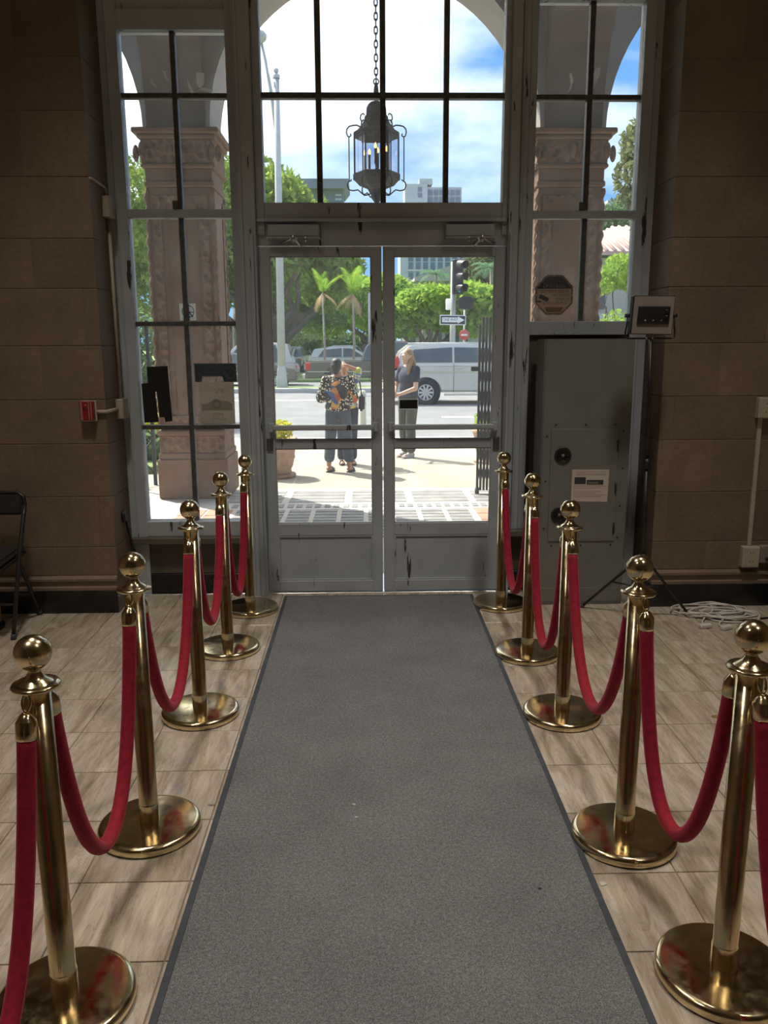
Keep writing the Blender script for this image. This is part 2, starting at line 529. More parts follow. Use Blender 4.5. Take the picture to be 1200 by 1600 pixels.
def text_geo(txt, size, mirror=False, align='CENTER', extrude=0.0):
    cu = bpy.data.curves.new('t', 'FONT')
    cu.body = txt; cu.size = size; cu.align_x = align; cu.align_y = 'CENTER'
    cu.resolution_u = 3
    ob = bpy.data.objects.new('t', cu); COL.objects.link(ob)
    dg = bpy.context.evaluated_depsgraph_get()
    me = ob.evaluated_get(dg).to_mesh()
    vs = [(-p.co.x if mirror else p.co.x, p.co.y) for p in me.vertices]
    fs = [tuple(p.vertices) for p in me.polygons]
    ob.evaluated_get(dg).to_mesh_clear()
    bpy.data.objects.remove(ob); bpy.data.curves.remove(cu)
    return vs, fs

def add_text(mb, txt, size, x, y, z, mirror=False, width=None):
    """flat lettering standing in an XZ plane at depth y"""
    vs, fs = text_geo(txt, size, mirror)
    if width and vs:
        w = max(a for a, _ in vs) - min(a for a, _ in vs)
        k = width / max(w, 1e-6)
        vs = [(a * k, b_) for a, b_ in vs]
    mb.add([(x + a, y, z + b_) for a, b_ in vs], fs)
    return mb

def arc(cx, cz, r, a0, a1, n):
    return [(cx + r * math.cos(math.radians(a0 + (a1 - a0) * i / n)), cz + r * math.sin(math.radians(a0 + (a1 - a0) * i / n))) for i in range(n + 1)]

# ================================================================== THE ROOM
WF = 4.95          # inner face of the stone wall
WD = 5.33          # plane of the window frames
WO = 5.75          # outer face of the building
XL, XR = -1.55, 1.79
TOP = 4.4
# floor
fl = MB().box(-4.5, 5.0, -7.0, 5.42, -0.12, -0.004).build('floor', MT['grout'])
tag(fl, 'beige travertine tiled lobby floor', kind='structure')
S = 0.34
xs_left = [-0.56 - S * k for k in range(9)]
xs_right = [0.97 + S * k for k in range(8)]
ys = [1.952 - S * 3 + S * k for k in range(14)]
gap = 0.0022
def tile_mesh(w, d, nm):
    return MB().box(-w / 2 + gap, w / 2 - gap, -d / 2 + gap, d / 2 - gap, -0.012, 0.0).mesh(nm, MT['tile'], 0.0012)
tm = {}
def put_tile(x0, x1, y0, y1):
    key = (round(x1 - x0, 3), round(y1 - y0, 3))
    if key not in tm: tm[key] = tile_mesh(x1 - x0, y1 - y0, 'tile')
    o = link('tile', tm[key], fl)
    o.location = ((x0 + x1) / 2, (y0 + y1) / 2, 0)
for j in range(len(ys) - 1):
    y0, y1 = ys[j], min(ys[j + 1], 5.40)
    if y1 - y0 < 0.03: continue
    for k in range(8): put_tile(xs_left[k + 1], xs_left[k], y0, y1)
    for k in range(7): put_tile(xs_right[k], xs_right[k + 1], y0, y1)
    put_tile(0.63, 0.97, y0, y1)
    for k in range(3): put_tile(-0.56 + k * 1.19 / 3, -0.56 + (k + 1) * 1.19 / 3, y0, y1)
# the rest of the floor behind the camera as larger laid fields of the same stone
MB().box(-4.5, 5.0, -7.0, ys[0], -0.012, 0.0).build('tile_field', MT['tile'], fl)

# outer shell of the lobby (out of frame)
tag(MB().box(-4.7, -4.5, -7.2, WO, -0.12, 6.2).build('wall_left', MT['plaster']), 'plain stone side wall of the lobby', kind='structure')
tag(MB().box(5.0, 5.2, -7.2, WO, -0.12, 6.2).build('wall_right', MT['plaster']), 'plain stone side wall of the lobby', kind='structure')
tag(MB().box(-4.5, 5.0, -7.2, -7.0, -0.12, 6.2).build('wall_back', MT['plaster']), 'rear wall of the lobby', kind='structure')
tag(MB().box(-4.7, 5.2, -7.2, WO, 6.0, 6.2).build('ceiling', MT['plaster']), 'plain lobby ceiling', kind='structure')

# front wall: masonry core plus stone blocks proud of it
wall = MB()
wall.box(-4.5, XL - 0.002, WF + 0.004, WO, 0, 6.0)
wall.box(XR + 0.002, 5.0, WF + 0.004, WO, 0, 6.0)
wall.box(XL - 0.002, XR + 0.002, WF + 0.1, WO, TOP, 6.0)
wf = wall.build('wall_front', MT['mortar'])
tag(wf, 'tan limestone block wall around the entrance', kind='structure')
zc = [0.238, 0.42, 0.735, 1.058, 1.322, 1.636, 1.961, 2.238, 2.571, 2.918, 3.194, 3.52, 3.85, 4.2]
def block(x0, x1, z0, z1, depth):
    g = 0.0016
    b_ = MB().box(x0 + g, x1 - g, WF, WF + depth, z0 + g, z1 - g)
    return b_.build('stone_block', MT['stone'], wf, bevel=0.003)
for i in range(len(zc) - 1):
    a = i % 2 == 1          # rows that show a narrow return block
    la = [XL, -1.636, -2.25, -2.85, -3.4] if a else [XL, -1.91, -2.55, -3.15, -3.4]
    ra = [XR, 1.866, 2.395, 2.95, 3.4] if a else [XR, 2.13, 2.68, 3.2, 3.4]
    for k in range(4):
        block(la[k + 1], la[k] + (0.004 if k == 0 else 0), zc[i], zc[i + 1], 0.378 if k == 0 else 0.05)
        block(ra[k] - (0.004 if k == 0 else 0), ra[k + 1], zc[i], zc[i + 1], 0.378 if k == 0 else 0.05)
def plinth(x0, x1, nm, tn):
    o = MB().box(x0, x1, WF - 0.02, WF + 0.3, 0, 0.147).build(nm, MT['black_marble'], bevel=0.004)
    tag(o, 'black marble base course of the stone wall', kind='structure')
    t = MB().prism([(WF - 0.018, 0.147), (WF - 0.018, 0.165), (WF - 0.010, 0.172), (WF - 0.010, 0.20), (WF - 0.022, 0.208), (WF - 0.022, 0.222), (WF, 0.238), (WF + 0.3, 0.238), (WF + 0.3, 0.147)],
                   x0, x1, U=(0, 1, 0), V=(0, 0, 1), W=(1, 0, 0)).build(tn, MT['stone'])
    tag(t, 'moulded stone band above the black base', kind='structure')
plinth(-4.49, XL, 'baseboard_left', 'trim_1')
plinth(XR, 4.99, 'baseboard_right', 'trim_2')

# ------------------------------------------------------------------ window frames
def Bx(mb, x0, x1, z0, z1, y0=WD - 0.03, y1=WD + 0.07):
    return mb.box(x0, x1, y0, y1, z0, z1)
def part(nm, parent, x0, x1, z0, z1, y0=WD - 0.03, y1=WD + 0.07, m=None, bev=0.003):
    return MB().box(x0, x1, y0, y1, z0, z1).build(nm, m or MT['paint'], parent, bevel=bev)
def pane(parent, x0, x1, z0, z1, y=WD + 0.022):
    return MB().box(x0, x1, y, y + 0.004, z0, z1).build('pane', MT['glass'], parent)
def window(nm, label, xs_, zs_, loc):
    """xs_/zs_: clear pane spans"""
    w = T(nm, label, None, loc, kind='structure')
    for (z0, z1) in zs_:
        for (x0, x1) in xs_:
            pane(w, x0 - 0.006, x1 + 0.006, z0 - 0.006, z1 + 0.006)
    for i in range(len(xs_) - 1):
        part('muntin', w, xs_[i][1], xs_[i + 1][0], zs_[0][0], zs_[-1][1], WD - 0.005, WD + 0.045, MT['muntin'], 0.002)
    for i in range(len(zs_) - 1):
        a, b_ = zs_[i][1], zs_[i + 1][0]
        thick = b_ - a > 0.04
        part('transom_bar' if thick else 'muntin', w, xs_[0][0], xs_[-1][1], a, b_, WD - (0.025 if thick else 0.007), WD + 0.047, MT['paint'] if thick else MT['muntin'], 0.002)
    return w
# left side light: ten panes
w1 = window('window_1', 'tall narrow side window with ten panes beside the left stone wall',
            [(-1.44, -1.139), (-1.109, -0.81)], [(0.50, 1.106), (1.132, 1.755), (1.783, 2.402), (2.45, 3.085), (3.112, 3.45)], (-1.125, WD, 0.4))
part('stile', w1, XL, -1.44, 0.0, TOP)
part('stile', w1, -0.81, -0.765, 0.40, TOP)
part('rail', w1, -1.44, -0.81, 3.45, 3.56)
part('head_panel', w1, -1.44, -0.81, 3.56, TOP, WD - 0.005, WD + 0.05)
part('rail', w1, -1.44, -0.81, 0.40, 0.50)
part('sill', w1, XL + 0.002, -0.765, 0.36, 0.40, WD - 0.085, WD + 0.06, MT['panel_dark'])
part('spandrel', w1, -1.44, -0.765, 0.14, 0.36, WD - 0.005, WD + 0.05, MT['panel_dark'])
part('plinth', w1, -1.44, -0.765, 0.0, 0.14, WD - 0.02, WD + 0.05, MT['black_marble'])
part('stop_bead', w1, -1.505, -1.497, 0.42, TOP, WD - 0.042, WD - 0.03)
part('latch', w1, -1.165, -1.135, 2.452, 2.50, WD - 0.035, WD - 0.003, MT['muntin'])
# transom light over the doors
w2 = window('window_2', 'wide transom window of eight or more panes above the doors',
            [(-0.61, -0.284), (-0.250, 0.103), (0.137, 0.488), (0.520, 0.853)], [(2.49, 3.086), (3.118, 3.72), (3.75, 4.3)], (0.12, WD, 2.49))
part('stile', w2, -0.66, -0.61, 2.30, TOP)
part('stile', w2, 0.853, 0.903, 2.30, TOP)
part('rail', w2, -0.61, 0.853, 4.3, TOP)
part('rail', w2, -0.61, 0.853, 2.395, 2.49, WD - 0.02, WD + 0.07)
part('ledge', w2, -0.66, 0.90, 2.375, 2.395, WD - 0.05, WD + 0.07)
part('header', w2, -0.66, 0.90, 2.238, 2.375, WD - 0.015, WD + 0.08)
# right side light, its foot hidden behind the cabinet
w3 = window('window_3', 'tall narrow side window above the grey metal cabinet',
            [(1.045, 1.356), (1.388, 1.68)], [(1.775, 2.396), (2.441, 3.08), (3.108, 3.62)], (1.365, WD, 1.77))
part('stile', w3, 1.68, XR, 0.0, TOP)
part('stile', w3, 1.00, 1.045, 0.43, TOP)
part('rail', w3, 1.045, 1.68, 3.62, 3.72)
part('head_panel', w3, 1.045, 1.68, 3.72, TOP, WD - 0.005, WD + 0.05)
part('rail', w3, 1.045, 1.68, 1.69, 1.775)
part('sill', w3, 0.945, 1.68, 0.39, 0.43, WD - 0.085, WD + 0.06, MT['panel_dark'])
part('lower_panel', w3, 1.045, 1.68, 0.43, 1.69, WD - 0.005, WD + 0.05, MT['panel_dark'])
part('spandrel', w3, 0.945, 1.68, 0.14, 0.39, WD - 0.005, WD + 0.05, MT['panel_dark'])
part('plinth', w3, 0.945, 1.68, 0.0, 0.14, WD - 0.02, WD + 0.05, MT['black_marble'])
part('stop_bead', w3, 1.735, 1.743, 0.42, TOP, WD - 0.042, WD - 0.03)
part('latch', w3, 1.325, 1.355, 2.443, 2.49, WD - 0.035, WD - 0.003, MT['muntin'])
# posts between side lights and doors
p1 = T('trim_3', 'chipped grey steel post between the doors and the left side window', None, (-0.72, WD, 0), kind='structure')
part('post', p1, -0.765, -0.66, 0.0, TOP, WD - 0.07, WD + 0.08)
part('fillet', p1, -0.70, -0.675, 0.0, 2.30, WD - 0.085, WD - 0.07)
part('fillet', p1, -0.752, -0.735, 0.0, TOP, WD - 0.08, WD - 0.07)
p2 = T('trim_4', 'chipped grey steel post between the doors and the right side window', None, (0.95, WD, 0), kind='structure')
part('post', p2, 0.888, 0.945, 0.0, TOP, WD - 0.07, WD + 0.08)
part('post_return', p2, 0.945, 1.00, 0.43, TOP, WD - 0.04, WD + 0.07)
part('fillet', p2, 0.895, 0.912, 0.0, 2.30, WD - 0.085, WD - 0.07)
part('fillet', p2, 0.955, 0.968, 0.43, TOP, WD - 0.05, WD - 0.04)
# outer reveal and threshold
th = MB().box(XL, XR, WD - 0.04, WO, -0.06, 0.006)
tag(th.build('trim_5', MT['steel'], bevel=0.002), 'worn metal door threshold', kind='structure')

# ------------------------------------------------------------------ doors
def door(nm, label, x0, x1, g0, g1, hinge):
    d = T(nm, label, None, ((x0 + x1) / 2, WD, 0), kind='structure')
    ya, yb = WD - 0.022, WD + 0.024
    part('stile', d, x0, g0, 0.012, 2.232, ya, yb)
    part('stile', d, g1, x1, 0.012, 2.232, ya, yb)
    part('rail', d, g0, g1, 2.172, 2.232, ya, yb)
    part('rail', d, g0, g1, 0.974, 1.033, ya - 0.004, yb)
    part('rail', d, g0, g1, 0.395, 0.477, ya, yb)
    part('rail', d, g0, g1, 0.012, 0.085, ya, yb)
    part('kick_panel', d, g0, g1, 0.085, 0.395, ya + 0.010, yb - 0.01)
    fr_ = MB()
    fr_.box(g0, g1, ya + 0.002, ya + 0.010, 0.385, 0.395).box(g0, g1, ya + 0.002, ya + 0.010, 0.085, 0.095)
    fr_.box(g0, g0 + 0.01, ya + 0.002, ya + 0.010, 0.095, 0.385).box(g1 - 0.01, g1, ya + 0.002, ya + 0.010, 0.095, 0.385)
    fr_.build('panel_moulding', MT['paint'], d)
    bd = MB()
    for (z0, z1) in ((0.477, 0.974), (1.033, 2.172)):
        bd.box(g0, g1, ya + 0.004, ya + 0.014, z0, z0 + 0.007).box(g0, g1, ya + 0.004, ya + 0.014, z1 - 0.005, z1)
        bd.box(g0, g0 + 0.006, ya + 0.004, ya + 0.014, z0, z1).box(g1 - 0.006, g1, ya + 0.004, ya + 0.014, z0, z1)
    bd.build('glazing_bead', MT['paint'], d)
    pane(d, g0, g1, 0.477, 0.974, WD)
    pane(d, g0, g1, 1.033, 2.172, WD)
    pb = MB().box(g0 - 0.01, g1 + 0.01, ya - 0.05, ya - 0.025, 1.098, 1.132)
    pbo = pb.build('push_bar', MT['paint'], d, bevel=0.006)
    for xx in (g0 - 0.02, g1 + 0.02):
        MB().box(xx - 0.018, xx + 0.018, ya - 0.03, ya, 1.085, 1.145).build('bar_bracket', MT['paint'], pbo, bevel=0.004)
    # lock plates beside the mid rail
    ex = x0 + 0.035 if hinge < 0 else x1 - 0.035
    MB().box(ex - 0.02, ex + 0.02, ya - 0.012, ya, 0.965, 1.045).build('lock_case', MT['muntin'], d, bevel=0.003)
    return d
door('door_1', 'glazed grey double door leaf behind the left brass posts', -0.656, 0.108, -0.585, 0.042, -1)
door('door_2', 'glazed grey double door leaf behind the right brass posts', 0.1155, 0.884, 0.184, 0.815, 1)

def closer(x0, x1, label, flip):
    c = T('door_closer', label, 'door closer', ((x0 + x1) / 2, WD - 0.05, 2.3), 'door closers over the entrance')
    MB().box(x0, x1, WD - 0.075, WD - 0.0155, 2.285, 2.356).build('housing', MT['paint'], c, bevel=0.006)
    MB().box(x0 - 0.004, x1 + 0.004, WD - 0.079, WD - 0.0155, 2.272, 2.284).build('base_strip', MT['paint'], c, bevel=0.002)
    xm = x0 + 0.17 if not flip else x1 - 0.10
    s_ = 1 if not flip else -1
    a = MB().tube([(xm - 0.10 * s_, WD - 0.06, 2.245), (xm - 0.01 * s_, WD - 0.15, 2.268)], 0.008, 8)
    a.build('arm', MT['steel'], c)
    MB().obox((xm + 0.02 * s_, WD - 0.12, 2.245), (0.058, 0.02, 0.02), (0, 0.75 * s_, 0.7 * s_)).build('arm_joint', MT['steel'], c, bevel=0.004)
    MB().cyl((xm - 0.01 * s_, WD - 0.15, 2.245), (xm - 0.01 * s_, WD - 0.15, 2.285), 0.011, n=10).build('pivot', MT['steel'], c)
    MB().tube([(xm - 0.01 * s_, WD - 0.15, 2.262), (xm + 0.06 * s_, WD - 0.07, 2.268)], 0.008, 8).build('arm', MT['steel'], c)
    MB().cyl((xm + 0.06 * s_, WD - 0.07, 2.25), (xm + 0.06 * s_, WD - 0.07, 2.288), 0.010, n=10).build('pivot', MT['steel'], c)
closer(-0.587, -0.273, 'grey door closer with folded arm above the left door leaf', False)
closer(0.502, 0.806, 'grey door closer with folded arm above the right door leaf', True)

# lobby lamps hanging above and behind the viewer
def lobby_lamp(x, y, z, label, power, cone):
    t = T('pendant_lamp', label, 'lamp', (x, y, z), 'lobby pendant lamps')
    MB().cyl((x, y, z + 0.35), (x, y, 5.998), 0.012, n=8).build('rod', MT['brass'], t)
    MB().lathe([(0.0, 0.0), (0.09, 0.015), (0.17, 0.07), (0.21, 0.15), (0.22, 0.24), (0.2, 0.245)], (x, y, z), 20).build('bowl', MT['shade'], t)
    MB().lathe([(0.22, 0.235), (0.23, 0.25), (0.1, 0.31), (0.03, 0.36), (0.0, 0.365)], (x, y, z), 20).build('cap', MT['brass'], t)
    ld = bpy.data.lights.new('lamp_light', 'SPOT'); ld.energy = LAMP_POWER * power; ld.color = (1.0, 0.91, 0.80); ld.shadow_soft_size = 0.22; ld.spot_size = math.radians(cone); ld.spot_blend = 0.9
    lo = bpy.data.objects.new('lamp_light', ld); COL.objects.link(lo); lo.location = (0, 0, -0.26); lo.parent = t
for (x, y, lab, pw_, cn_) in ((-1.25, 3.15, 'brass bowl pendant lamp over the left stone wall side', 1.6, 84), (1.4, 3.15, 'brass bowl pendant lamp over the right stone wall side', 1.6, 84),
                    (-1.9, 0.9, 'brass bowl pendant lamp at the left above the viewer', 0.8, 96), (2.1, 0.9, 'brass bowl pendant lamp at the right above the viewer', 0.8, 96)):
    lobby_lamp(x, y, 5.45, lab, pw_, cn_)

# ================================================================== INTERIOR THINGS
# carpet runner
CX0, CX1, CY0, CY1 = -0.548, 0.703, -0.6, 5.225
cr_ = T('carpet_runner', 'long charcoal grey carpet runner with dark rubber edging leading to the doors', 'carpet', (0.08, 2.3, 0))
MB().box(CX0 + 0.022, CX1 - 0.022, CY0 + 0.03, CY1 - 0.03, 0.0005, 0.011).build('pile', MT['carpet'], cr_, bevel=0.002)
for nm, a in (('side', (CX0, CX0 + 0.022, CY0, CY1)), ('side', (CX1 - 0.022, CX1, CY0, CY1)), ('end', (CX0 + 0.022, CX1 - 0.022, CY1 - 0.03, CY1)), ('end', (CX0 + 0.022, CX1 - 0.022, CY0, CY0 + 0.03))):
    MB().box(a[0], a[1], a[2], a[3], 0.0005, 0.007).build('rubber_edge', MT['rubber'], cr_, bevel=0.002)

# brass posts
def make_stanchion():
    t = T('brass_stanchion', 'x', 'stanchion', (0, 0, 0), 'brass rope posts along the carpet')
    MB().lathe([(0.0, 0.0005), (0.168, 0.0005), (0.1735, 0.006), (0.1735, 0.022), (0.170, 0.029), (0.163, 0.0335), (0.155, 0.035), (0.0, 0.040)], n=56).build('base', MT['brass'], t)
    MB().lathe([(0.0335, 0.0385), (0.0335, 0.10), (0.0325, 0.104), (0.0315, 0.106), (0.0315, 0.858), (0.0, 0.858)], n=32).build('pole', MT['brass'], t)
    MB().lathe([(0.0, 0.857), (0.030, 0.858), (0.053, 0.862), (0.056, 0.867), (0.053, 0.872), (0.040, 0.874), (0.0, 0.876)], n=36).build('ring_collar', MT['brass'], t)
    MB().lathe([(0.040, 0.874), (0.034, 0.879), (0.025, 0.884), (0.021, 0.890), (0.016, 0.897), (0.0135, 0.903), (0.016, 0.908), (0.0, 0.91)], n=28).build('neck', MT['brass'], t)
    MB().sphere((0, 0, 0.946), 0.0425, 36, 22).build('ball_finial', MT['brass'], t)
    return t
left = [(-0.774, 1.81), (-0.757, 2.577), (-0.759, 3.477), (-0.765, 4.275), (-0.735, 4.958)]
right = [(0.930, 1.856), (0.860, 2.477), (0.871, 3.412), (0.858, 4.153), (0.853, 5.006)]
ordn = ['nearest', 'second', 'third', 'fourth', 'farthest']
st0 = make_stanchion()
first = True
def place_st(x, y, label):
    global first
    o = st0 if first else dup(st0)
    first = False
    o.location = (x, y, 0); o.rotation_euler = (0, 0, random.uniform(0, 6)); o['label'] = label
for i in range(5):
    a = {0: 'nearest the viewer', 1: 'second from the viewer', 2: 'third from the viewer', 3: 'fourth from the viewer', 4: 'farthest, next to the door frame'}[i]
    place_st(*left[i], 'brass rope post left of the carpet, ' + a)
    place_st(*right[i], 'brass rope post right of the carpet, ' + a)
place_st(-0.80, 1.02, 'brass rope post left of the carpet, out of frame beside the viewer')
place_st(1.00, 1.05, 'brass rope post right of the carpet, out of frame beside the viewer')

def rope(A, B, zlow, label, twist=0.0):
    A = Vector((A[0], A[1], 0)); B = Vector((B[0], B[1], 0))
    d = (B - A).normalized()
    n_ = Vector((-d.y, d.x, 0))
    pa = A + d * 0.060 + n_ * twist; pb = B - d * 0.060 + n_ * twist
    t = T('velvet_rope', label, 'rope', tuple((pa + pb) / 2), 'red velvet ropes between the brass posts')
    # catenary: find parameter with given drop between ends at z=zt
    zt = 0.775; drop = zt - (zlow + 0.021)
    L = (pb - pa).length - 0.02
    lo_, hi_ = 0.005, 5.0
    for _ in range(60):
        c = (lo_ + hi_) / 2
        try: v_ = c * (math.cosh(L / 2 / c) - 1)
        except OverflowError: v_ = 1e9
        if v_ > drop: lo_ = c
        else: hi_ = c
    c = (lo_ + hi_) / 2
    mid = (pa + pb) / 2
    pts = []
    # sample evenly along the arc length so the steep ends stay round
    smax = c * math.sinh(L / 2 / c)
    for i in range(49):
        s_ = -smax + 2 * smax * i / 48
        x = c * math.asinh(s_ / c)
        z = zlow + 0.021 + c * (math.cosh(x / c) - 1)
        pts.append(mid + d * x + Vector((0, 0, z)))
    MB().tube(pts, 0.0215, 14).build('cord', MT['velvet'], t)
    for (e, ein, hx) in ((pts[0], pts[2], A + d * 0.050), (pts[-1], pts[-3], B - d * 0.050)):
        ax = (e - ein).normalized()
        f_ = MB().lathe([(0.0, -0.012), (0.0225, -0.010), (0.0235, -0.004), (0.0235, 0.030), (0.021, 0.034), (0.018, 0.040), (0.014, 0.046), (0.0085, 0.051), (0.0, 0.052)], e, 18, axis=ax)
        fo = f_.build('end_cap', MT['brass'], t)
        top = e + ax * 0.052
        hk = Vector((hx.x, hx.y, 0.866))
        m_ = (top + hk) / 2
        off_ = n_ * 0.004
        ring = [m_ + (hk - top) * 0.5 * math.cos(a_) * 0.98 + (d * 0.0) + n_ * 0.0095 * math.sin(a_) for a_ in [2 * math.pi * k / 14 for k in range(14)]]
        MB().tube(ring, 0.0032, 6, closed=True).build('snap_hook', MT['brass'], fo)
lows_l = [0.195, 0.246, 0.292, 0.202]
lows_r = [0.211, 0.251, 0.175, 0.213]
nm_ = ['between the nearest and second', 'between the second and third', 'between the third and fourth', 'between the fourth and farthest']
for i in range(4):
    rope(left[i], left[i + 1], lows_l[i], 'red velvet rope left of the carpet %s brass posts' % nm_[i])
    rope(right[i], right[i + 1], lows_r[i], 'red velvet rope right of the carpet %s brass posts' % nm_[i])
rope(left[0], (-0.80, 1.02), 0.12, 'red velvet rope running out of the bottom left corner')
rope(right[0], (1.00, 1.05), 0.10, 'red velvet rope running out of the bottom right corner')

# ------------------------------------------------------------------ grey metal cabinet
kx0, kx1, kz1, ky = 1.081, 1.628, 1.665, 5.0
cab = T('metal_cabinet', 'tall grey metal equipment cabinet against the right side window', 'cabinet', (1.36, 5.12, 0))
MB().box(kx0, kx1, ky, WD - 0.09, 0.0, kz1).build('body', MT['cabinet'], cab, bevel=0.006, segs=2)
MB().box(kx0 + 0.002, kx1 - 0.002, ky - 0.003, ky, 0.02, 0.11).build('kick_plate', MT['cabinet'], cab, bevel=0.001)
dr = MB().box(1.138, 1.556, ky - 0.006, ky, 0.418, 1.125).build('access_door', MT['cabinet'], cab, bevel=0.0015)
for z in (1.02, 0.76, 0.50):
    MB().cyl((1.551, ky - 0.008, z - 0.035), (1.551, ky - 0.008, z + 0.035), 0.006, n=8).build('hinge', MT['black_metal'], dr)
for (vx, vz) in ((1.213, 0.962), (1.205, 0.588)):
    v_ = MB().lathe([(0.052, 0.0), (0.052, 0.006), (0.044, 0.009), (0.040, 0.004), (0.0, 0.004)], (vx, ky - 0.006, vz), 24, axis=(0, -1, 0)).build('round_vent', MT['black'], dr)
    for k in range(8):
        a_ = k * math.pi / 4
        MB().obox((vx + 0.024 * math.cos(a_), ky - 0.0125, vz + 0.024 * math.sin(a_)), (0.026, 0.004, 0.007), (0, -a_, 0)).build('vent_fin', MT['black_metal'], v_)
    MB().lathe([(0.010, 0.0), (0.010, 0.006), (0.0, 0.007)], (vx, ky - 0.009, vz), 12, axis=(0, -1, 0)).build('vent_hub', MT['cabinet'], v_)
for (sx, sz) in ((1.165, 1.15), (1.35, 1.15), (1.53, 1.15), (1.585, 1.11), (1.59, 0.88), (1.585, 0.64), (1.58, 0.44), (1.54, 0.39), (1.35, 0.39), (1.165, 0.39), (1.112, 1.08), (1.112, 0.80), (1.112, 0.50)):
    MB().lathe([(0.006, 0.0), (0.005, 0.003), (0.0, 0.0035)], (sx, ky, sz), 8, axis=(0, -1, 0)).build('screw', MT['black_metal'], cab)
# notice on the cabinet
nt_ = T('paper_notice', 'white printed paper notice taped to the grey cabinet', 'notice', (1.388, ky - 0.009, 0.776))
MB().prism([(1.274, 0.674), (1.502, 0.668), (1.506, 0.872), (1.275, 0.874)], ky - 0.0075, ky - 0.0065).build('sheet', MT['paper'], nt_)
pr = MB(); pr.box(1.292, 1.362, ky - 0.0082, ky - 0.0076, 0.782, 0.826).box(1.368, 1.472, ky - 0.0082, ky - 0.0076, 0.778, 0.808)
pr.build('printed_picture', MT['ink'], nt_)
pl = MB()
for z in (0.857, 0.845, 0.836): pl.box(1.30, 1.485, ky - 0.0081, ky - 0.0076, z, z + 0.004)
for z in (0.768, 0.757, 0.733, 0.722, 0.711, 0.700): pl.box(1.290, 1.49 - 0.03 * ((z * 1000) % 3), ky - 0.0081, ky - 0.0076, z, z + 0.004)
for z in (0.785, 0.793): pl.box(1.375, 1.44, ky - 0.0086, ky - 0.0083, z, z + 0.003)
pl.build('text_lines', MT['ink_faint'], nt_)

# ------------------------------------------------------------------ flat LED panel light on tripod
tx, ty = 1.635, 4.70
tp = T('tripod_light', 'square panel light seen from behind on a black tripod stand beside the cabinet', 'lamp', (tx, ty, 0))
MB().cyl((tx + 0.015, ty, 0.17), (tx, ty, 0.95), 0.013, n=10).build('lower_pole', MT['black_metal'], tp)
MB().cyl((tx, ty, 0.95), (tx - 0.02, ty, 1.665), 0.009, n=10).build('upper_pole', MT['black_metal'], tp)
MB().cyl((tx, ty, 0.92), (tx, ty, 0.98), 0.019, n=10).build('clamp', MT['black'], tp)
MB().cyl((tx + 0.012, ty, 0.36), (tx + 0.012, ty, 0.41), 0.022, n=10).build('collar', MT['black'], tp)
for (fx, fy) in ((1.966, 4.755), (1.36, 4.93), (1.535, 4.52)):
    lg = MB().tube([(tx + 0.012 + (fx - tx) * 0.04, ty + (fy - ty) * 0.04, 0.385), (fx, fy, 0.012)], 0.0085, 8).build('leg', MT['black_metal'], tp)
    MB().sphere((fx, fy, 0.012), (0.014, 0.014, 0.0115), 10, 6).build('rubber_foot', MT['rubber'], lg)
    MB().tube([(tx + 0.015, ty, 0.20), (tx + (fx - tx) * 0.5, ty + (fy - ty) * 0.5, 0.205)], 0.005, 6).build('brace', MT['black_metal'], tp)
yk = MB().tube([(1.478, ty, 1.79), (1.474, ty, 1.73), (1.468, ty, 1.705), (1.468, ty, 1.672), (1.482, ty, 1.664), (1.735, ty, 1.664), (1.748, ty, 1.672), (1.748, ty, 1.705), (1.744, ty, 1.73), (1.741, ty, 1.79)], 0.005, 8)
yk.build('yoke', MT['black_metal'], tp)
hd = MB().prism([(1.490, 1.688), (1.724, 1.684), (1.734, 1.898), (1.498, 1.899)], ty - 0.022, ty + 0.03).build('lamp_housing', MT['black'], tp, bevel=0.004)
MB().prism([(1.494, 1.692), (1.719, 1.688), (1.728, 1.892), (1.503, 1.893)], ty - 0.027, ty - 0.0225).build('back_plate', MT['taupe'], hd)
MB().prism([(1.520, 1.745), (1.700, 1.743), (1.705, 1.838), (1.525, 1.839)], ty - 0.036, ty - 0.0275).build('control_panel', MT['black'], hd, bevel=0.002)
for kx in (1.565, 1.61, 1.655):
    MB().lathe([(0.005, 0), (0.004, 0.004), (0, 0.0045)], (kx, ty - 0.036, 1.762), 8, axis=(0, -1, 0)).build('button', MT['steel'], hd)
for kz in (1.782, 1.812):
    MB().lathe([(0.010, 0), (0.009, 0.008), (0, 0.009)], (1.683, ty - 0.036, kz), 12, axis=(0, -1, 0)).build('dial', MT['black_metal'], hd)
for kx in (1.475, 1.743):
    MB().cyl((kx - 0.012, ty, 1.79), (kx + 0.012, ty, 1.79), 0.011, n=10).build('pivot_knob', MT['black'], tp)
for kx in (1.588, 1.622):
    MB().lathe([(0.006, 0), (0.005, 0.004), (0, 0.005)], (kx, ty - 0.006, 1.666), 8, axis=(0, -1, 0)).build('bolt', MT['white_plastic'], tp)

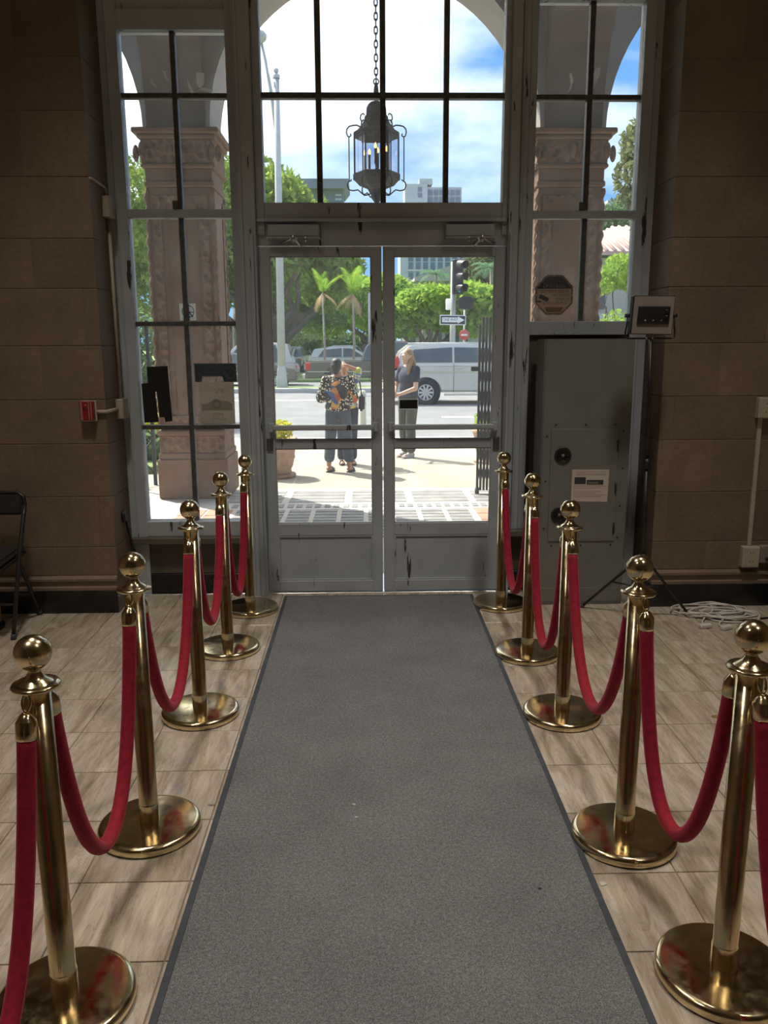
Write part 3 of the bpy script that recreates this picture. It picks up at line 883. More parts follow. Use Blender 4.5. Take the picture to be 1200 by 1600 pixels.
# ------------------------------------------------------------------ alarm box, junction boxes and conduit
al = T('alarm_box', 'red fire alarm sounder with pale ribs on the left stone wall', 'alarm', (-1.645, WF, 1.256))
MB().box(-1.690, -1.598, WF - 0.018, WF, 1.195, 1.317).build('back_box', MT['cream'], al, bevel=0.004)
MB().box(-1.688, -1.606, WF - 0.052, WF - 0.018, 1.203, 1.316).build('housing', MT['red_alarm'], al, bevel=0.004)
for k in (0, 1, 2, 3):
    xx = (-1.679, -1.672, -1.632, -1.618)[k]
    MB().box(xx - 0.0013, xx + 0.0013, WF - 0.0545, WF - 0.052, 1.206, 1.313).build('rib', MT['cream'], al)
MB().lathe([(0.016, 0), (0.014, 0.005), (0, 0.006)], (-1.652, WF - 0.052, 1.285), 14, axis=(0, -1, 0)).build('lens', MT['red_alarm'], al)
def jbox(x, y, z0, z1, label):
    t = T('junction_box', label, 'junction box', (x, y, z0), 'cream conduit boxes on the window reveal')
    MB().box(XL + 0.001, XL + 0.045, y - 0.052, y + 0.052, z0, z1).build('box', MT['cream'], t, bevel=0.004)
    MB().box(XL + 0.045, XL + 0.049, y - 0.055, y + 0.055, z0 - 0.003, z1 + 0.003).build('cover', MT['cream'], t, bevel=0.002)
    for z in (z0 + 0.015, z1 - 0.015):
        MB().lathe([(0.004, 0), (0, 0.002)], (XL + 0.049, y, z), 8, axis=(1, 0, 0)).build('screw', MT['steel'], t)
jbox(XL, 5.205, 2.385, 2.505, 'upper cream junction box on the left window reveal')
jbox(XL, 5.20, 1.19, 1.31, 'lower cream junction box on the left window reveal beside the red alarm')
solo('conduit', MB().cyl((XL + 0.014, 5.225, 1.313), (XL + 0.014, 5.225, 2.382), 0.0105, n=10), MT['cream'], 'vertical cream conduit joining the two junction boxes on the reveal', 'conduit', (XL + 0.014, 5.225, 1.313), 'cream conduits beside the left window')
solo('conduit', MB().tube([(-1.597, WF - 0.012, 1.252), (XL - 0.004, WF - 0.012, 1.252), (XL + 0.012, WF - 0.008, 1.252), (XL + 0.012, 5.05, 1.252), (XL + 0.012, 5.147, 1.252)], 0.0105, 10), MT['cream'], 'short bent cream conduit from the red alarm round the corner', 'conduit', (-1.597, WF - 0.012, 1.24), 'cream conduits beside the left window')
solo('conduit', MB().tube([(XL - 0.001, WF + 0.0, 2.565), (XL + 0.010, WF + 0.01, 2.563), (XL + 0.010, 5.19, 2.56), (XL + 0.012, 5.215, 2.55), (XL + 0.012, 5.215, 2.508)], 0.008, 10), MT['cream'], 'thin pale conduit running along the reveal above the upper box', 'conduit', (XL, WF, 2.55), 'cream conduits beside the left window')
# black hook and strap on the left reveal
hk = T('wall_hook', 'black hook with hanging strap low on the left window reveal', 'hook', (XL, 5.13, 0.56))
MB().obox((XL + 0.014, 5.13, 0.575), (0.026, 0.06, 0.07), (0.2, 0, 0)).build('hook', MT['black'], hk, bevel=0.01)
MB().tube([(XL + 0.02, 5.14, 0.55), (XL + 0.025, 5.17, 0.46), (XL + 0.03, 5.21, 0.36), (XL + 0.04, 5.235, 0.30)], 0.008, 6).build('strap', MT['black'], hk)

# right wall power boxes
def outlet_box(x0, x1, z0, z1, label, sockets):
    t = T('outlet_box', label, 'outlet', ((x0 + x1) / 2, WF, z0), 'cream surface outlets on the right wall')
    MB().box(x0, x1, WF - 0.048, WF, z0, z1).build('box', MT['cream'], t, bevel=0.004)
    pl_ = MB().box(x0 + 0.008, x1 - 0.004, WF - 0.052, WF - 0.048, z0 + 0.006, z1 - 0.006).build('face_plate', MT['cream'], t, bevel=0.002)
    xm = (x0 + x1) / 2
    for z in ([z0 + (z1 - z0) * 0.3, z0 + (z1 - z0) * 0.7] if sockets else [(z0 + z1) / 2]):
        s_ = MB(); s_.box(xm - 0.010, xm - 0.007, WF - 0.053, WF - 0.0515, z - 0.006, z + 0.006).box(xm + 0.007, xm + 0.010, WF - 0.053, WF - 0.0515, z - 0.006, z + 0.006)
        s_.build('socket_slots', MT['black'], pl_)
outlet_box(2.365, 2.47, 1.19, 1.315, 'upper cream outlet box on the right stone wall at the picture edge', True)
outlet_box(2.345, 2.452, 0.258, 0.392, 'lower cream outlet box on the right stone wall above the cables', True)
solo('conduit', MB().box(2.382, 2.408, WF - 0.02, WF - 0.001, 0.393, 1.189), MT['cream'], 'straight cream conduit joining the two outlet boxes on the right wall', 'conduit', (2.395, WF, 0.393), bevel=0.003)
tb = T('cable_box', 'small brown switch box beside the lower outlet on the right wall', 'switch box', (2.50, WF, 0.285))
MB().box(2.456, 2.545, WF - 0.04, WF, 0.285, 0.395).build('box', MT['taupe'], tb, bevel=0.004)
MB().lathe([(0.012, 0), (0.010, 0.01), (0, 0.011)], (2.50, WF - 0.04, 0.315), 12, axis=(0, -1, 0)).build('knob', MT['black'], tb)
cs = T('equipment_case', 'black equipment case standing at the right picture edge', 'case', (2.76, 4.73, 0))
MB().box(2.52, 3.0, 4.56, 4.88, 0.02, 0.40).build('body', MT['black'], cs, bevel=0.012, segs=2)
MB().box(2.515, 3.005, 4.555, 4.885, 0.405, 0.52).build('lid', MT['black'], cs, bevel=0.012, segs=2)
for xx in (2.62, 2.9):
    MB().box(xx - 0.03, xx + 0.03, 4.545, 4.555, 0.37, 0.45).build('latch', MT['black_metal'], cs, bevel=0.003)
for xx in (2.56, 2.96):
    for yy in (4.60, 4.84): MB().cyl((xx, yy, 0.0), (xx, yy, 0.02), 0.018, n=10).build('foot', MT['rubber'], cs)

# coiled white extension leads
def coil(cx, cy_, seed, label, n=4, rx=0.17, ry=0.10, tail=None, plug=None):
    r = random.Random(seed)
    pts = []
    N = n * 28
    ph = r.uniform(0, 6); dx = [r.uniform(-.06, .06) for _ in range(n + 1)]; dy = [r.uniform(-.05, .05) for _ in range(n + 1)]
    sc = [r.uniform(0.75, 1.15) for _ in range(n + 1)]
    for i in range(N):
        t_ = i / 28; k = int(t_); f = t_ - k
        ox = dx[k] * (1 - f) + dx[k + 1] * f; oy = dy[k] * (1 - f) + dy[k + 1] * f; s_ = sc[k] * (1 - f) + sc[k + 1] * f
        a = 2 * math.pi * t_ + ph
        pts.append((cx + ox + rx * s_ * math.cos(a), cy_ + oy + ry * s_ * math.sin(a), 0.008 + 0.010 * k / n * 2 + 0.010 * abs(math.sin(a * 1.5 + k)) * (k > 0)))
    if tail:
        p = Vector(pts[-1])
        for i in range(1, 9):
            f = i / 8
            q = p.lerp(Vector(tail), f); q.z = 0.007 + (p.z - 0.007) * (1 - f)
            q.x += 0.03 * math.sin(f * 6)
            pts.append(tuple(q))
    o = T('extension_lead', label, 'cable', (cx, cy_, 0), 'coiled leads on the floor by the right wall')
    MB().tube(pts, 0.0052, 6).build('cable', MT['white_plastic'], o)
    e0 = Vector(pts[-1])
    MB().obox((e0.x, e0.y, 0.014), (0.075, 0.032, 0.024), (0, 0, r.uniform(-.4, .4))).build('plug', MT['white_plastic'], o, bevel=0.005)
    e1 = Vector(pts[0])
    MB().obox((e1.x, e1.y, max(0.014, e1.z)), (0.06, 0.036, 0.024), (0, 0, r.uniform(-.6, .6))).build('socket_end', MT['white_plastic'], o, bevel=0.005)
coil(2.14, 4.78, 3, 'white extension lead coiled loosely below the right outlet', 5, 0.20, 0.10, tail=(1.99, 4.53, 0.01))
coil(2.20, 4.70, 11, 'white extension lead on top of the coil with a plug lying toward the viewer', 4, 0.17, 0.09, tail=(2.10, 4.50, 0.01))
solo('power_cord', MB().tube([(1.98, 4.86, 0.006), (2.05, 4.74, 0.006), (2.12, 4.66, 0.007), (2.2, 4.62, 0.006), (2.33, 4.66, 0.006), (2.5, 4.70, 0.006)], 0.005, 6), MT['black'], 'thin black power cord running under the white leads', 'cable', (2.2, 4.7, 0))

# ------------------------------------------------------------------ folding chair
ch = T('folding_chair', 'black padded metal folding chair at the left picture edge', 'chair', (-2.23, 4.7, 0))
for sx in (-2.445, -2.015):
    MB().tube([(sx, 4.475, 0.008), (sx, 4.56, 0.22), (sx, 4.665, 0.46), (sx, 4.765, 0.66), (sx, 4.80, 0.72)], 0.0125, 10).build('front_leg', MT['black_metal'], ch)
    MB().tube([(sx + (0.02 if sx < -2.2 else -0.02), 4.915, 0.008), (sx + (0.02 if sx < -2.2 else -0.02), 4.80, 0.22), (sx + (0.02 if sx < -2.2 else -0.02), 4.655, 0.455)], 0.0115, 10).build('rear_leg', MT['black_metal'], ch)
    MB().cyl((sx, 4.475, 0.0005), (sx, 4.483, 0.03), 0.016, n=10).build('foot_cap', MT['rubber'], ch)
    MB().cyl((sx + (0.02 if sx < -2.2 else -0.02), 4.915, 0.0005), (sx + (0.02 if sx < -2.2 else -0.02), 4.908, 0.03), 0.016, n=10).build('foot_cap', MT['rubber'], ch)
MB().tube([(-2.445, 4.80, 0.715), (-2.435, 4.812, 0.765), (-2.40, 4.82, 0.79), (-2.06, 4.82, 0.79), (-2.025, 4.812, 0.765), (-2.015, 4.80, 0.715)], 0.0125, 10).build('back_frame', MT['black_metal'], ch)
MB().obox((-2.23, 4.80, 0.722), (0.405, 0.03, 0.125), (-0.25, 0, 0)).build('back_pad', MT['black_vinyl'], ch, bevel=0.012, segs=3)
MB().obox((-2.23, 4.60, 0.452), (0.40, 0.38, 0.04), (0.06, 0, 0)).build('seat_pad', MT['black_vinyl'], ch, bevel=0.016, segs=3)
MB().obox((-2.23, 4.60, 0.425), (0.41, 0.36, 0.018), (0.06, 0, 0)).build('seat_pan', MT['black_metal'], ch, bevel=0.004)
MB().tube([(-2.445, 4.545, 0.185), (-2.015, 4.545, 0.185)], 0.008, 8).build('front_stretcher', MT['black_metal'], ch)
MB().tube([(-2.425, 4.835, 0.155), (-2.035, 4.835, 0.155)], 0.008, 8).build('rear_stretcher', MT['black_metal'], ch)
# pedestal table legs behind the chair
pt_ = T('wooden_stand', 'small wooden stand with round base behind the folding chair', 'stand', (-2.33, 4.72, 0))
MB().lathe([(0, 0.001), (0.155, 0.001), (0.16, 0.012), (0.15, 0.024), (0.05, 0.032), (0, 0.033)], (-2.31, 4.66, 0), 28).build('base', MT['black_metal'], pt_)
MB().box(-2.205, -2.182, 4.70, 4.722, 0.028, 0.40).build('post', MT['wood'], pt_, bevel=0.003)
MB().box(-2.40, -2.378, 4.70, 4.722, 0.025, 0.40).build('post', MT['wood'], pt_, bevel=0.003)
MB().box(-2.41, -2.17, 4.69, 4.73, 0.36, 0.40).build('top_rail', MT['wood'], pt_, bevel=0.003)

# ------------------------------------------------------------------ signs and cards on the glass
GY = WD + 0.028      # outside face of the glass: signs seen from behind read mirrored
oc = T('warning_sign', 'octagonal video surveillance warning sign on the right side window seen from behind', 'sign', (1.205, GY, 1.94))
ocx, ocz, ow, oh = 1.205, 1.9395, 0.119, 0.1225
k_ = 0.42
octp = [(ocx - ow * k_, ocz - oh), (ocx + ow * k_, ocz - oh), (ocx + ow, ocz - oh * k_), (ocx + ow, ocz + oh * k_), (ocx + ow * k_, ocz + oh), (ocx - ow * k_, ocz + oh), (ocx - ow, ocz + oh * k_), (ocx - ow, ocz - oh * k_)]
sc_ = lambda p, s_: [(ocx + (a - ocx) * s_, ocz + (b_ - ocz) * s_) for a, b_ in p]
MT['sign_back'] = leafmat('brown_sign_film', (0.345, 0.276, 0.230), (0.437, 0.356, 0.299), 0.65)
MT['sign_dark'] = leafmat('dark_blue_sign_film', (0.115, 0.138, 0.196), (0.138, 0.161, 0.218), 0.65)
MT['sign_mid'] = leafmat('sand_sign_film', (0.460, 0.380, 0.310), (0.552, 0.448, 0.368), 0.65)
def tintfilm(name, c):
    m, n, l, b = newmat(name); n.remove(b)
    o = [x for x in n if x.type == 'OUTPUT_MATERIAL'][0]
    t_ = n.new('ShaderNodeBsdfTransparent')
    l.new(ramp(n, l, noise(n, l, coords(n, l), 9, 3), [(0.3, tuple(x * 0.95 for x in c)), (0.7, c)]), t_.inputs[0])
    l.new(t_.outputs[0], o.inputs['Surface'])
    return m
MT['tint_edge'] = tintfilm('brown_print', (0.50, 0.44, 0.40))
MT['tint_dark'] = tintfilm('blue_black_print', (0.20, 0.25, 0.34))
MT['tint_soft'] = tintfilm('grey_print', (0.62, 0.62, 0.60))
MB().prism(octp, GY, GY + 0.002).build('face', MT['sign_mid'], oc)
i_ = sc_(octp, 0.92)
rim_ = MB()
for k in range(8):
    j = (k + 1) % 8
    rim_.add([(octp[k][0], GY - 0.0006, octp[k][1]), (octp[j][0], GY - 0.0006, octp[j][1]), (i_[j][0], GY - 0.0006, i_[j][1]), (i_[k][0], GY - 0.0006, i_[k][1])], [(0, 1, 2, 3)])
rim_.build('border', MT['tint_edge'], oc)
inner = sc_(octp, 0.91)
zt_ = ocz + 0.038
def flat(mb, poly, y): return mb.add([(a_, y, b2_) for a_, b2_ in poly], [tuple(range(len(poly)))])
flat(MB(), [inner[3], inner[4], inner[5], inner[6], (inner[6][0], zt_), (inner[3][0], zt_)], GY - 0.0008).build('header_band', MT['tint_dark'], oc)
tt = MB(); add_text(tt, 'WARNING', 0.036, ocx, GY - 0.0017, ocz + 0.057, True, 0.145)
tt.build('header_lettering', MT['scrap'], oc, fix=False)
tt = MB()
for i, (s_, w_, x_) in enumerate((('THESE PREMISES', 0.19, 0), ('PROTECTED', 0.105, 0.045), ('BY VIDEO', 0.085, 0.055), ('SURVEILLANCE', 0.15, 0.005))):
    add_text(tt, s_, 0.026, ocx + x_, GY - 0.0010, ocz + 0.022 - i * 0.024, True, w_)
tt.build('lettering', MT['tint_dark'], oc, fix=False)
cs_ = math.cos(0.42); sn_ = math.sin(0.42)
flat(MB(), [(ocx - 0.065 + cs_ * a_ + sn_ * b2_, ocz - 0.018 - sn_ * a_ + cs_ * b2_) for a_, b2_ in ((-0.031, -0.013), (0.031, -0.013), (0.031, 0.013), (-0.031, 0.013))], GY - 0.001).build('camera_symbol', MT['tint_dark'], oc)
flat(MB(), [(ocx - 0.112, ocz - 0.045), (ocx - 0.082, ocz - 0.045), (ocx - 0.082, ocz - 0.036), (ocx - 0.112, ocz - 0.036)], GY - 0.001).build('camera_bracket', MT['tint_dark'], oc)
flat(MB(), [(ocx - 0.055, ocz - 0.075), (ocx + 0.065, ocz - 0.075), (ocx + 0.045, ocz - 0.105), (ocx - 0.045, ocz - 0.105)], GY - 0.0008).build('footer_band', MT['tint_edge'], oc)
for (a, b_) in ((0, 0.118), (0, -0.118), (0.114, 0), (-0.114, 0)):
    MB().lathe([(0.004, 0), (0.003, 0.002), (0, 0.0025)], (ocx + a, GY - 0.001, ocz + b_), 8, axis=(0, -1, 0)).build('rivet', MT['white_plastic'], oc)

MT['film_pale'] = leafmat('pale_sticker_film', (0.850, 0.850, 0.805), (0.850, 0.850, 0.850), 0.65)
MT['film_grey'] = leafmat('grey_poster_film', (0.575, 0.517, 0.448), (0.667, 0.598, 0.517), 0.65)
MT['film_grey2'] = leafmat('taupe_poster_film', (0.437, 0.380, 0.322), (0.506, 0.437, 0.368), 0.65)
MT['film_dark'] = leafmat('slate_poster_film', (0.172, 0.196, 0.196), (0.207, 0.230, 0.230), 0.65)
MT['film_ink'] = leafmat('slate_ink', (0.345, 0.345, 0.322), (0.391, 0.380, 0.356), 0.65)
def ring2d(mb, cx, cz, r, w, y, n=28):
    vs_, fs_ = [], []
    for i in range(n):
        a = 2 * math.pi * i / n
        vs_ += [(cx + r * math.cos(a), y, cz + r * math.sin(a)), (cx + (r - w) * math.cos(a), y, cz + (r - w) * math.sin(a))]
    for i in range(n):
        j = (i + 1) % n
        fs_.append((2 * i, 2 * j, 2 * j + 1, 2 * i + 1))
    mb.add(vs_, fs_)
ns = T('symbol_sticker', 'pale square sticker with a circled prohibition symbol on the left side window', 'sticker', (-1.118, GY, 1.836))
MB().box(-1.169, -1.066, GY, GY + 0.001, 1.79, 1.894).build('film', MT['film_pale'], ns)
q = MB(); ring2d(q, -1.115, 1.846, 0.040, 0.006, GY - 0.0006); q.obox((-1.10, GY - 0.0006, 1.83), (0.05, 0.0005, 0.006), (0, 0.9, 0)).box(-1.106, -1.082, GY - 0.0008, GY - 0.0004, 1.838, 1.843)
q.build('symbol', MT['tint_dark'], ns)
po = T('window_poster', 'slate and taupe smoking prohibited poster seen from behind on the left side window', 'poster', (-0.96, GY, 1.33))
MB().prism([(-1.095, 1.522), (-0.828, 1.522), (-0.826, 1.405), (-0.91, 1.405), (-0.918, 1.44), (-1.045, 1.44), (-1.05, 1.405), (-1.092, 1.405)], GY, GY + 0.001).build('header_strip', MT['film_dark'], po)
MB().prism([(-1.066, 1.404), (-0.846, 1.404), (-0.846, 1.136), (-1.066, 1.136)], GY, GY + 0.001).build('sheet', MT['film_grey'], po)
q = MB(); ring2d(q, -0.868, 1.464, 0.038, 0.006, GY - 0.0005); q.obox((-0.868, GY - 0.0005, 1.464), (0.07, 0.0004, 0.006), (0, -0.8, 0)); q.build('symbol', MT['scrap'], po)
q = MB(); add_text(q, 'SMOKING', 0.036, -0.995, GY - 0.0007, 1.497, True, 0.11); add_text(q, 'PROHIBITED', 0.036, -1.0, GY - 0.0007, 1.465, True, 0.14); q.build('header_lettering', MT['scrap'], po, fix=False)
flat(MB(), [(-1.058, 1.222), (-0.860, 1.222), (-0.862, 1.262), (-0.89, 1.282), (-0.93, 1.284), (-0.95, 1.296), (-0.975, 1.297), (-1.0, 1.278), (-1.02, 1.264), (-1.058, 1.262)], GY - 0.0008).build('picture_band', MT['tint_soft'], po)
q = MB(); ring2d(q, -0.962, 1.262, 0.026, 0.005, GY - 0.0012); add_text(q, 'ALLOWED', 0.03, -0.955, GY - 0.0006, 1.165, True, 0.10); add_text(q, 'PETS', 0.028, -0.955, GY - 0.0006, 1.194, True, 0.06); q.build('lettering', MT['tint_soft'], po, fix=False)
q = MB(); add_text(q, 'WE', 0.05, -0.955, GY - 0.0006, 1.345, True, 0.085); q.build('faint_lettering', MT['scrap'], po, fix=False)
GI = WD + 0.0205
c1 = MB().prism([(-1.394, 1.503), (-1.262, 1.507), (-1.249, 1.155), (-1.296, 1.151), (-1.300, 1.182), (-1.330, 1.182), (-1.340, 1.345), (-1.355, 1.345), (-1.392, 1.345)], GI - 0.004, GI - 0.001)
solo('black_card', c1, MT['black'], 'taller black card taped inside the left side window', 'card', (-1.32, GI, 1.151), 'black cards taped inside the left window')
c2 = MB().prism([(-1.433, 1.397), (-1.39, 1.40), (-1.352, 1.40), (-1.337, 1.151), (-1.428, 1.148)], GI - 0.009, GI - 0.005)
solo('black_card', c2, MT['black'], 'shorter black card overlapping the taller card in the left side window', 'card', (-1.385, GI, 1.148), 'black cards taped inside the left window')
c3 = T('door_sticker', 'small black rectangular sticker with pale edge on the right door glass', 'sticker', (0.279, WD - 0.001, 1.228))
MB().box(0.217, 0.340, WD - 0.0012, WD - 0.0004, 1.225, 1.290).build('edge', MT['film_pale'], c3)
MB().box(0.221, 0.336, WD - 0.002, WD - 0.0013, 1.229, 1.286).build('film', MT['black'], c3)
# scraps of old tape on the glass
def tape(pts, label):
    solo('tape_scrap', MB().prism(pts, GI - 0.002, GI - 0.0008), MT['scrap'], label, 'tape scrap', (pts[0][0], GI, pts[0][1]), 'old tape scraps on the glass')
tape([(-1.285, 3.21), (-1.262, 3.165), (-1.235, 3.145), (-1.240, 3.165), (-1.258, 3.18), (-1.262, 3.235), (-1.27, 3.19)], 'torn tape scrap left of the muntin in the top of the left window')
tape([(-1.198, 3.245), (-1.178, 3.24), (-1.158, 3.19), (-1.17, 3.185), (-1.185, 3.21)], 'tape scrap close left of the muntin in the left window')
tape([(-1.055, 3.22), (-1.035, 3.165), (-1.01, 3.11 + 0.01), (-1.03, 3.115), (-1.048, 3.165)], 'long torn tape scrap right of the muntin in the left window')
tape([(-0.995, 3.235), (-0.945, 3.23), (-0.95, 3.17), (-0.975, 3.145), (-0.993, 3.165)], 'large square tape scrap in the upper right pane of the left window')
tape([(-0.985, 3.135), (-0.955, 3.148), (-0.895, 3.14), (-0.905, 3.122), (-0.95, 3.132)], 'flat tape scrap at the pane edge in the left window')
tape([(1.245, 3.23), (1.262, 3.235), (1.272, 3.19), (1.255, 3.13), (1.24, 3.125), (1.255, 3.17)], 'torn tape scrap in the left upper pane of the right window')
tape([(1.40, 3.26), (1.435, 3.27), (1.43, 3.22), (1.40, 3.15), (1.385, 3.145), (1.385, 3.19)], 'larger tape scrap in the right upper pane of the right window')

# litter on the floor
def bit(x, y, z, s_, label, m_, k):
    r = random.Random(k)
    poly = [(x + s_ * r.uniform(.5, 1) * math.cos(a), y + s_ * r.uniform(.3, .8) * math.sin(a)) for a in [i * math.pi / 3 for i in range(6)]]
    solo('litter_scrap', MB().prism(poly, z, z + 0.002, U=(1, 0, 0), V=(0, 1, 0), W=(0, 0, 1)), m_, label, 'litter', (x, y, z), 'small litter on the floor')
bit(-0.054, 2.691, 0.0115, 0.010, 'tiny white paper scrap in the middle of the carpet', MT['paper'], 1)
bit(-0.044, 2.609, 0.0115, 0.008, 'second tiny white scrap just nearer on the carpet', MT['paper'], 2)
bit(1.554, 3.376, 0.0005, 0.035, 'dry brown leaf on the tiles right of the posts', MT['wood'], 3)
bit(-0.572, 2.722, 0.0005, 0.016, 'crumpled silver scrap at the left carpet edge', MT['steel'], 4)
bit(0.722, 2.238, 0.0005, 0.016, 'white paper scrap at the right carpet edge', MT['paper'], 5)
bit(0.518, 2.209, 0.0115, 0.007, 'dark crumb on the right half of the carpet', MT['black'], 6)
bit(0.79, 1.95, 0.0005, 0.009, 'white crumb on the tiles near the nearest right post', MT['paper'], 8)

# ================================================================== THE PORTICO
PZ = -0.04           # porch floor
pf = MB().box(-9, 9, WO - 0.01, 9.6, -0.30, PZ - 0.006).build('porch_floor', MT['porch_joint'])
tag(pf, 'porch pavement of grey slate pieces in white joints', kind='structure')
def slab(nm, x0, x1, y0, y1, m_, dz=0.0):
    o = MB().box(-(x1 - x0) / 2, (x1 - x0) / 2, -(y1 - y0) / 2, (y1 - y0) / 2, -0.02, dz).mesh(nm, m_, 0.002)
    return o
cache = {}
def put(nm, x0, x1, y0, y1, m_):
    key = (nm, round(x1 - x0, 3), round(y1 - y0, 3))
    if key not in cache: cache[key] = slab(nm, x0, x1, y0, y1, m_)
    o = link(nm, cache[key], pf); o.location = ((x0 + x1) / 2, (y0 + y1) / 2, PZ)
for c_ in range(9):
    x0 = -1.33 + 0.27 * c_
    for r_ in range(9):
        y0 = 7.10 + 0.142 * r_
        put('slate_strip', x0, x0 + 0.222, y0, y0 + 0.108, MT['slate'])
for c_ in range(32):
    x0 = -1.42 + 0.092 * c_ + 0.012 * (c_ // 2)
    if x0 > 1.75: break
    put('slate_square', x0, x0 + 0.062, 8.47, 8.64, MT['slate'])
for c_ in range(5):
    x0 = -1.52 + 0.68 * c_
    for r_ in range(4):
        y0 = 8.76 + 0.19 * r_
        put('slate_strip', x0, x0 + 0.60, y0, y0 + 0.14, MT['slate'])
for r_ in range(4):
    for c_ in range(2):
        put('quarry_tile', 1.12 + 0.27 * c_, 1.37 + 0.27 * c_, 7.20 + 0.30 * r_, 7.48 + 0.30 * r_, MT['brick_red'])
        put('quarry_tile', -1.9 + 0.27 * c_, -1.65 + 0.27 * c_, 7.20 + 0.30 * r_, 7.48 + 0.30 * r_, MT['brick_red'])

# arcade wall with three round arches; the outer face is the sky edge
AY0, AY1 = 9.05, 9.72
AR, ACX, ACZ = 1.70, 0.13, 3.80
cent = [ACX - 2 * AR - 0.68, ACX, ACX + 2 * AR + 0.68]
aw = MB()
def spandrel(cx):
    """wall strip above one arch, from the springing up"""
    n_ = 32
    pts = arc(cx, ACZ, AR, 180, 0, n_)
    zt = 6.3
    for i in range(n_):
        a, b_ = pts[i], pts[i + 1]
        aw.add([(a[0], AY0, a[1]), (b_[0], AY0, b_[1]), (b_[0], AY0, zt), (a[0], AY0, zt),
                (a[0], AY1, a[1]), (b_[0], AY1, b_[1]), (b_[0], AY1, zt), (a[0], AY1, zt)],
               [(0, 1, 2, 3), (7, 6, 5, 4), (0, 4, 5, 1), (3, 2, 6, 7)])
for cx in cent: spandrel(cx)
for cx in (cent[0] - AR - 0.34, ACX - AR - 0.34, ACX + AR + 0.34, cent[2] + AR + 0.34):
    aw.box(cx - 0.34, cx + 0.34, AY0, AY1, ACZ, 6.3)
aw.box(-9, cent[0] - AR - 0.68, AY0, AY1, PZ, 6.3).box(cent[2] + AR + 0.68, 9, AY0, AY1, PZ, 6.3)
awo = aw.build('wall_arcade', MT['stucco'], fix=True)
tag(awo, 'pale stucco arcade wall with round arches over the porch', kind='structure')
# porch vault and cross ribs
tag(MB().box(-9, 9, WO, AY1, 6.0, 6.2).build('ceiling_porch', MT['vault']), 'painted porch ceiling', kind='structure')
for i, cx in enumerate((ACX - AR - 0.34, ACX + AR + 0.34)):
    rb = MB()
    pts = arc((WO + AY0) / 2, ACZ + 0.02, (AY0 - WO) / 2, 180, 0, 20)
    for k in range(20):
        a, b_ = pts[k], pts[k + 1]
        rb.add([(cx - 0.30, a[0], a[1]), (cx - 0.30, b_[0], b_[1]), (cx - 0.30, b_[0], 6.0), (cx - 0.30, a[0], 6.0),
                (cx + 0.30, a[0], a[1]), (cx + 0.30, b_[0], b_[1]), (cx + 0.30, b_[0], 6.0), (cx + 0.30, a[0], 6.0)],
               [(0, 1, 2, 3), (7, 6, 5, 4), (0, 4, 5, 1)])
    tag(rb.build('arch_rib', MT['vault']), ('painted arch rib spanning from the left pier to the building', 'painted arch rib spanning from the right pier to the building')[i], kind='structure')
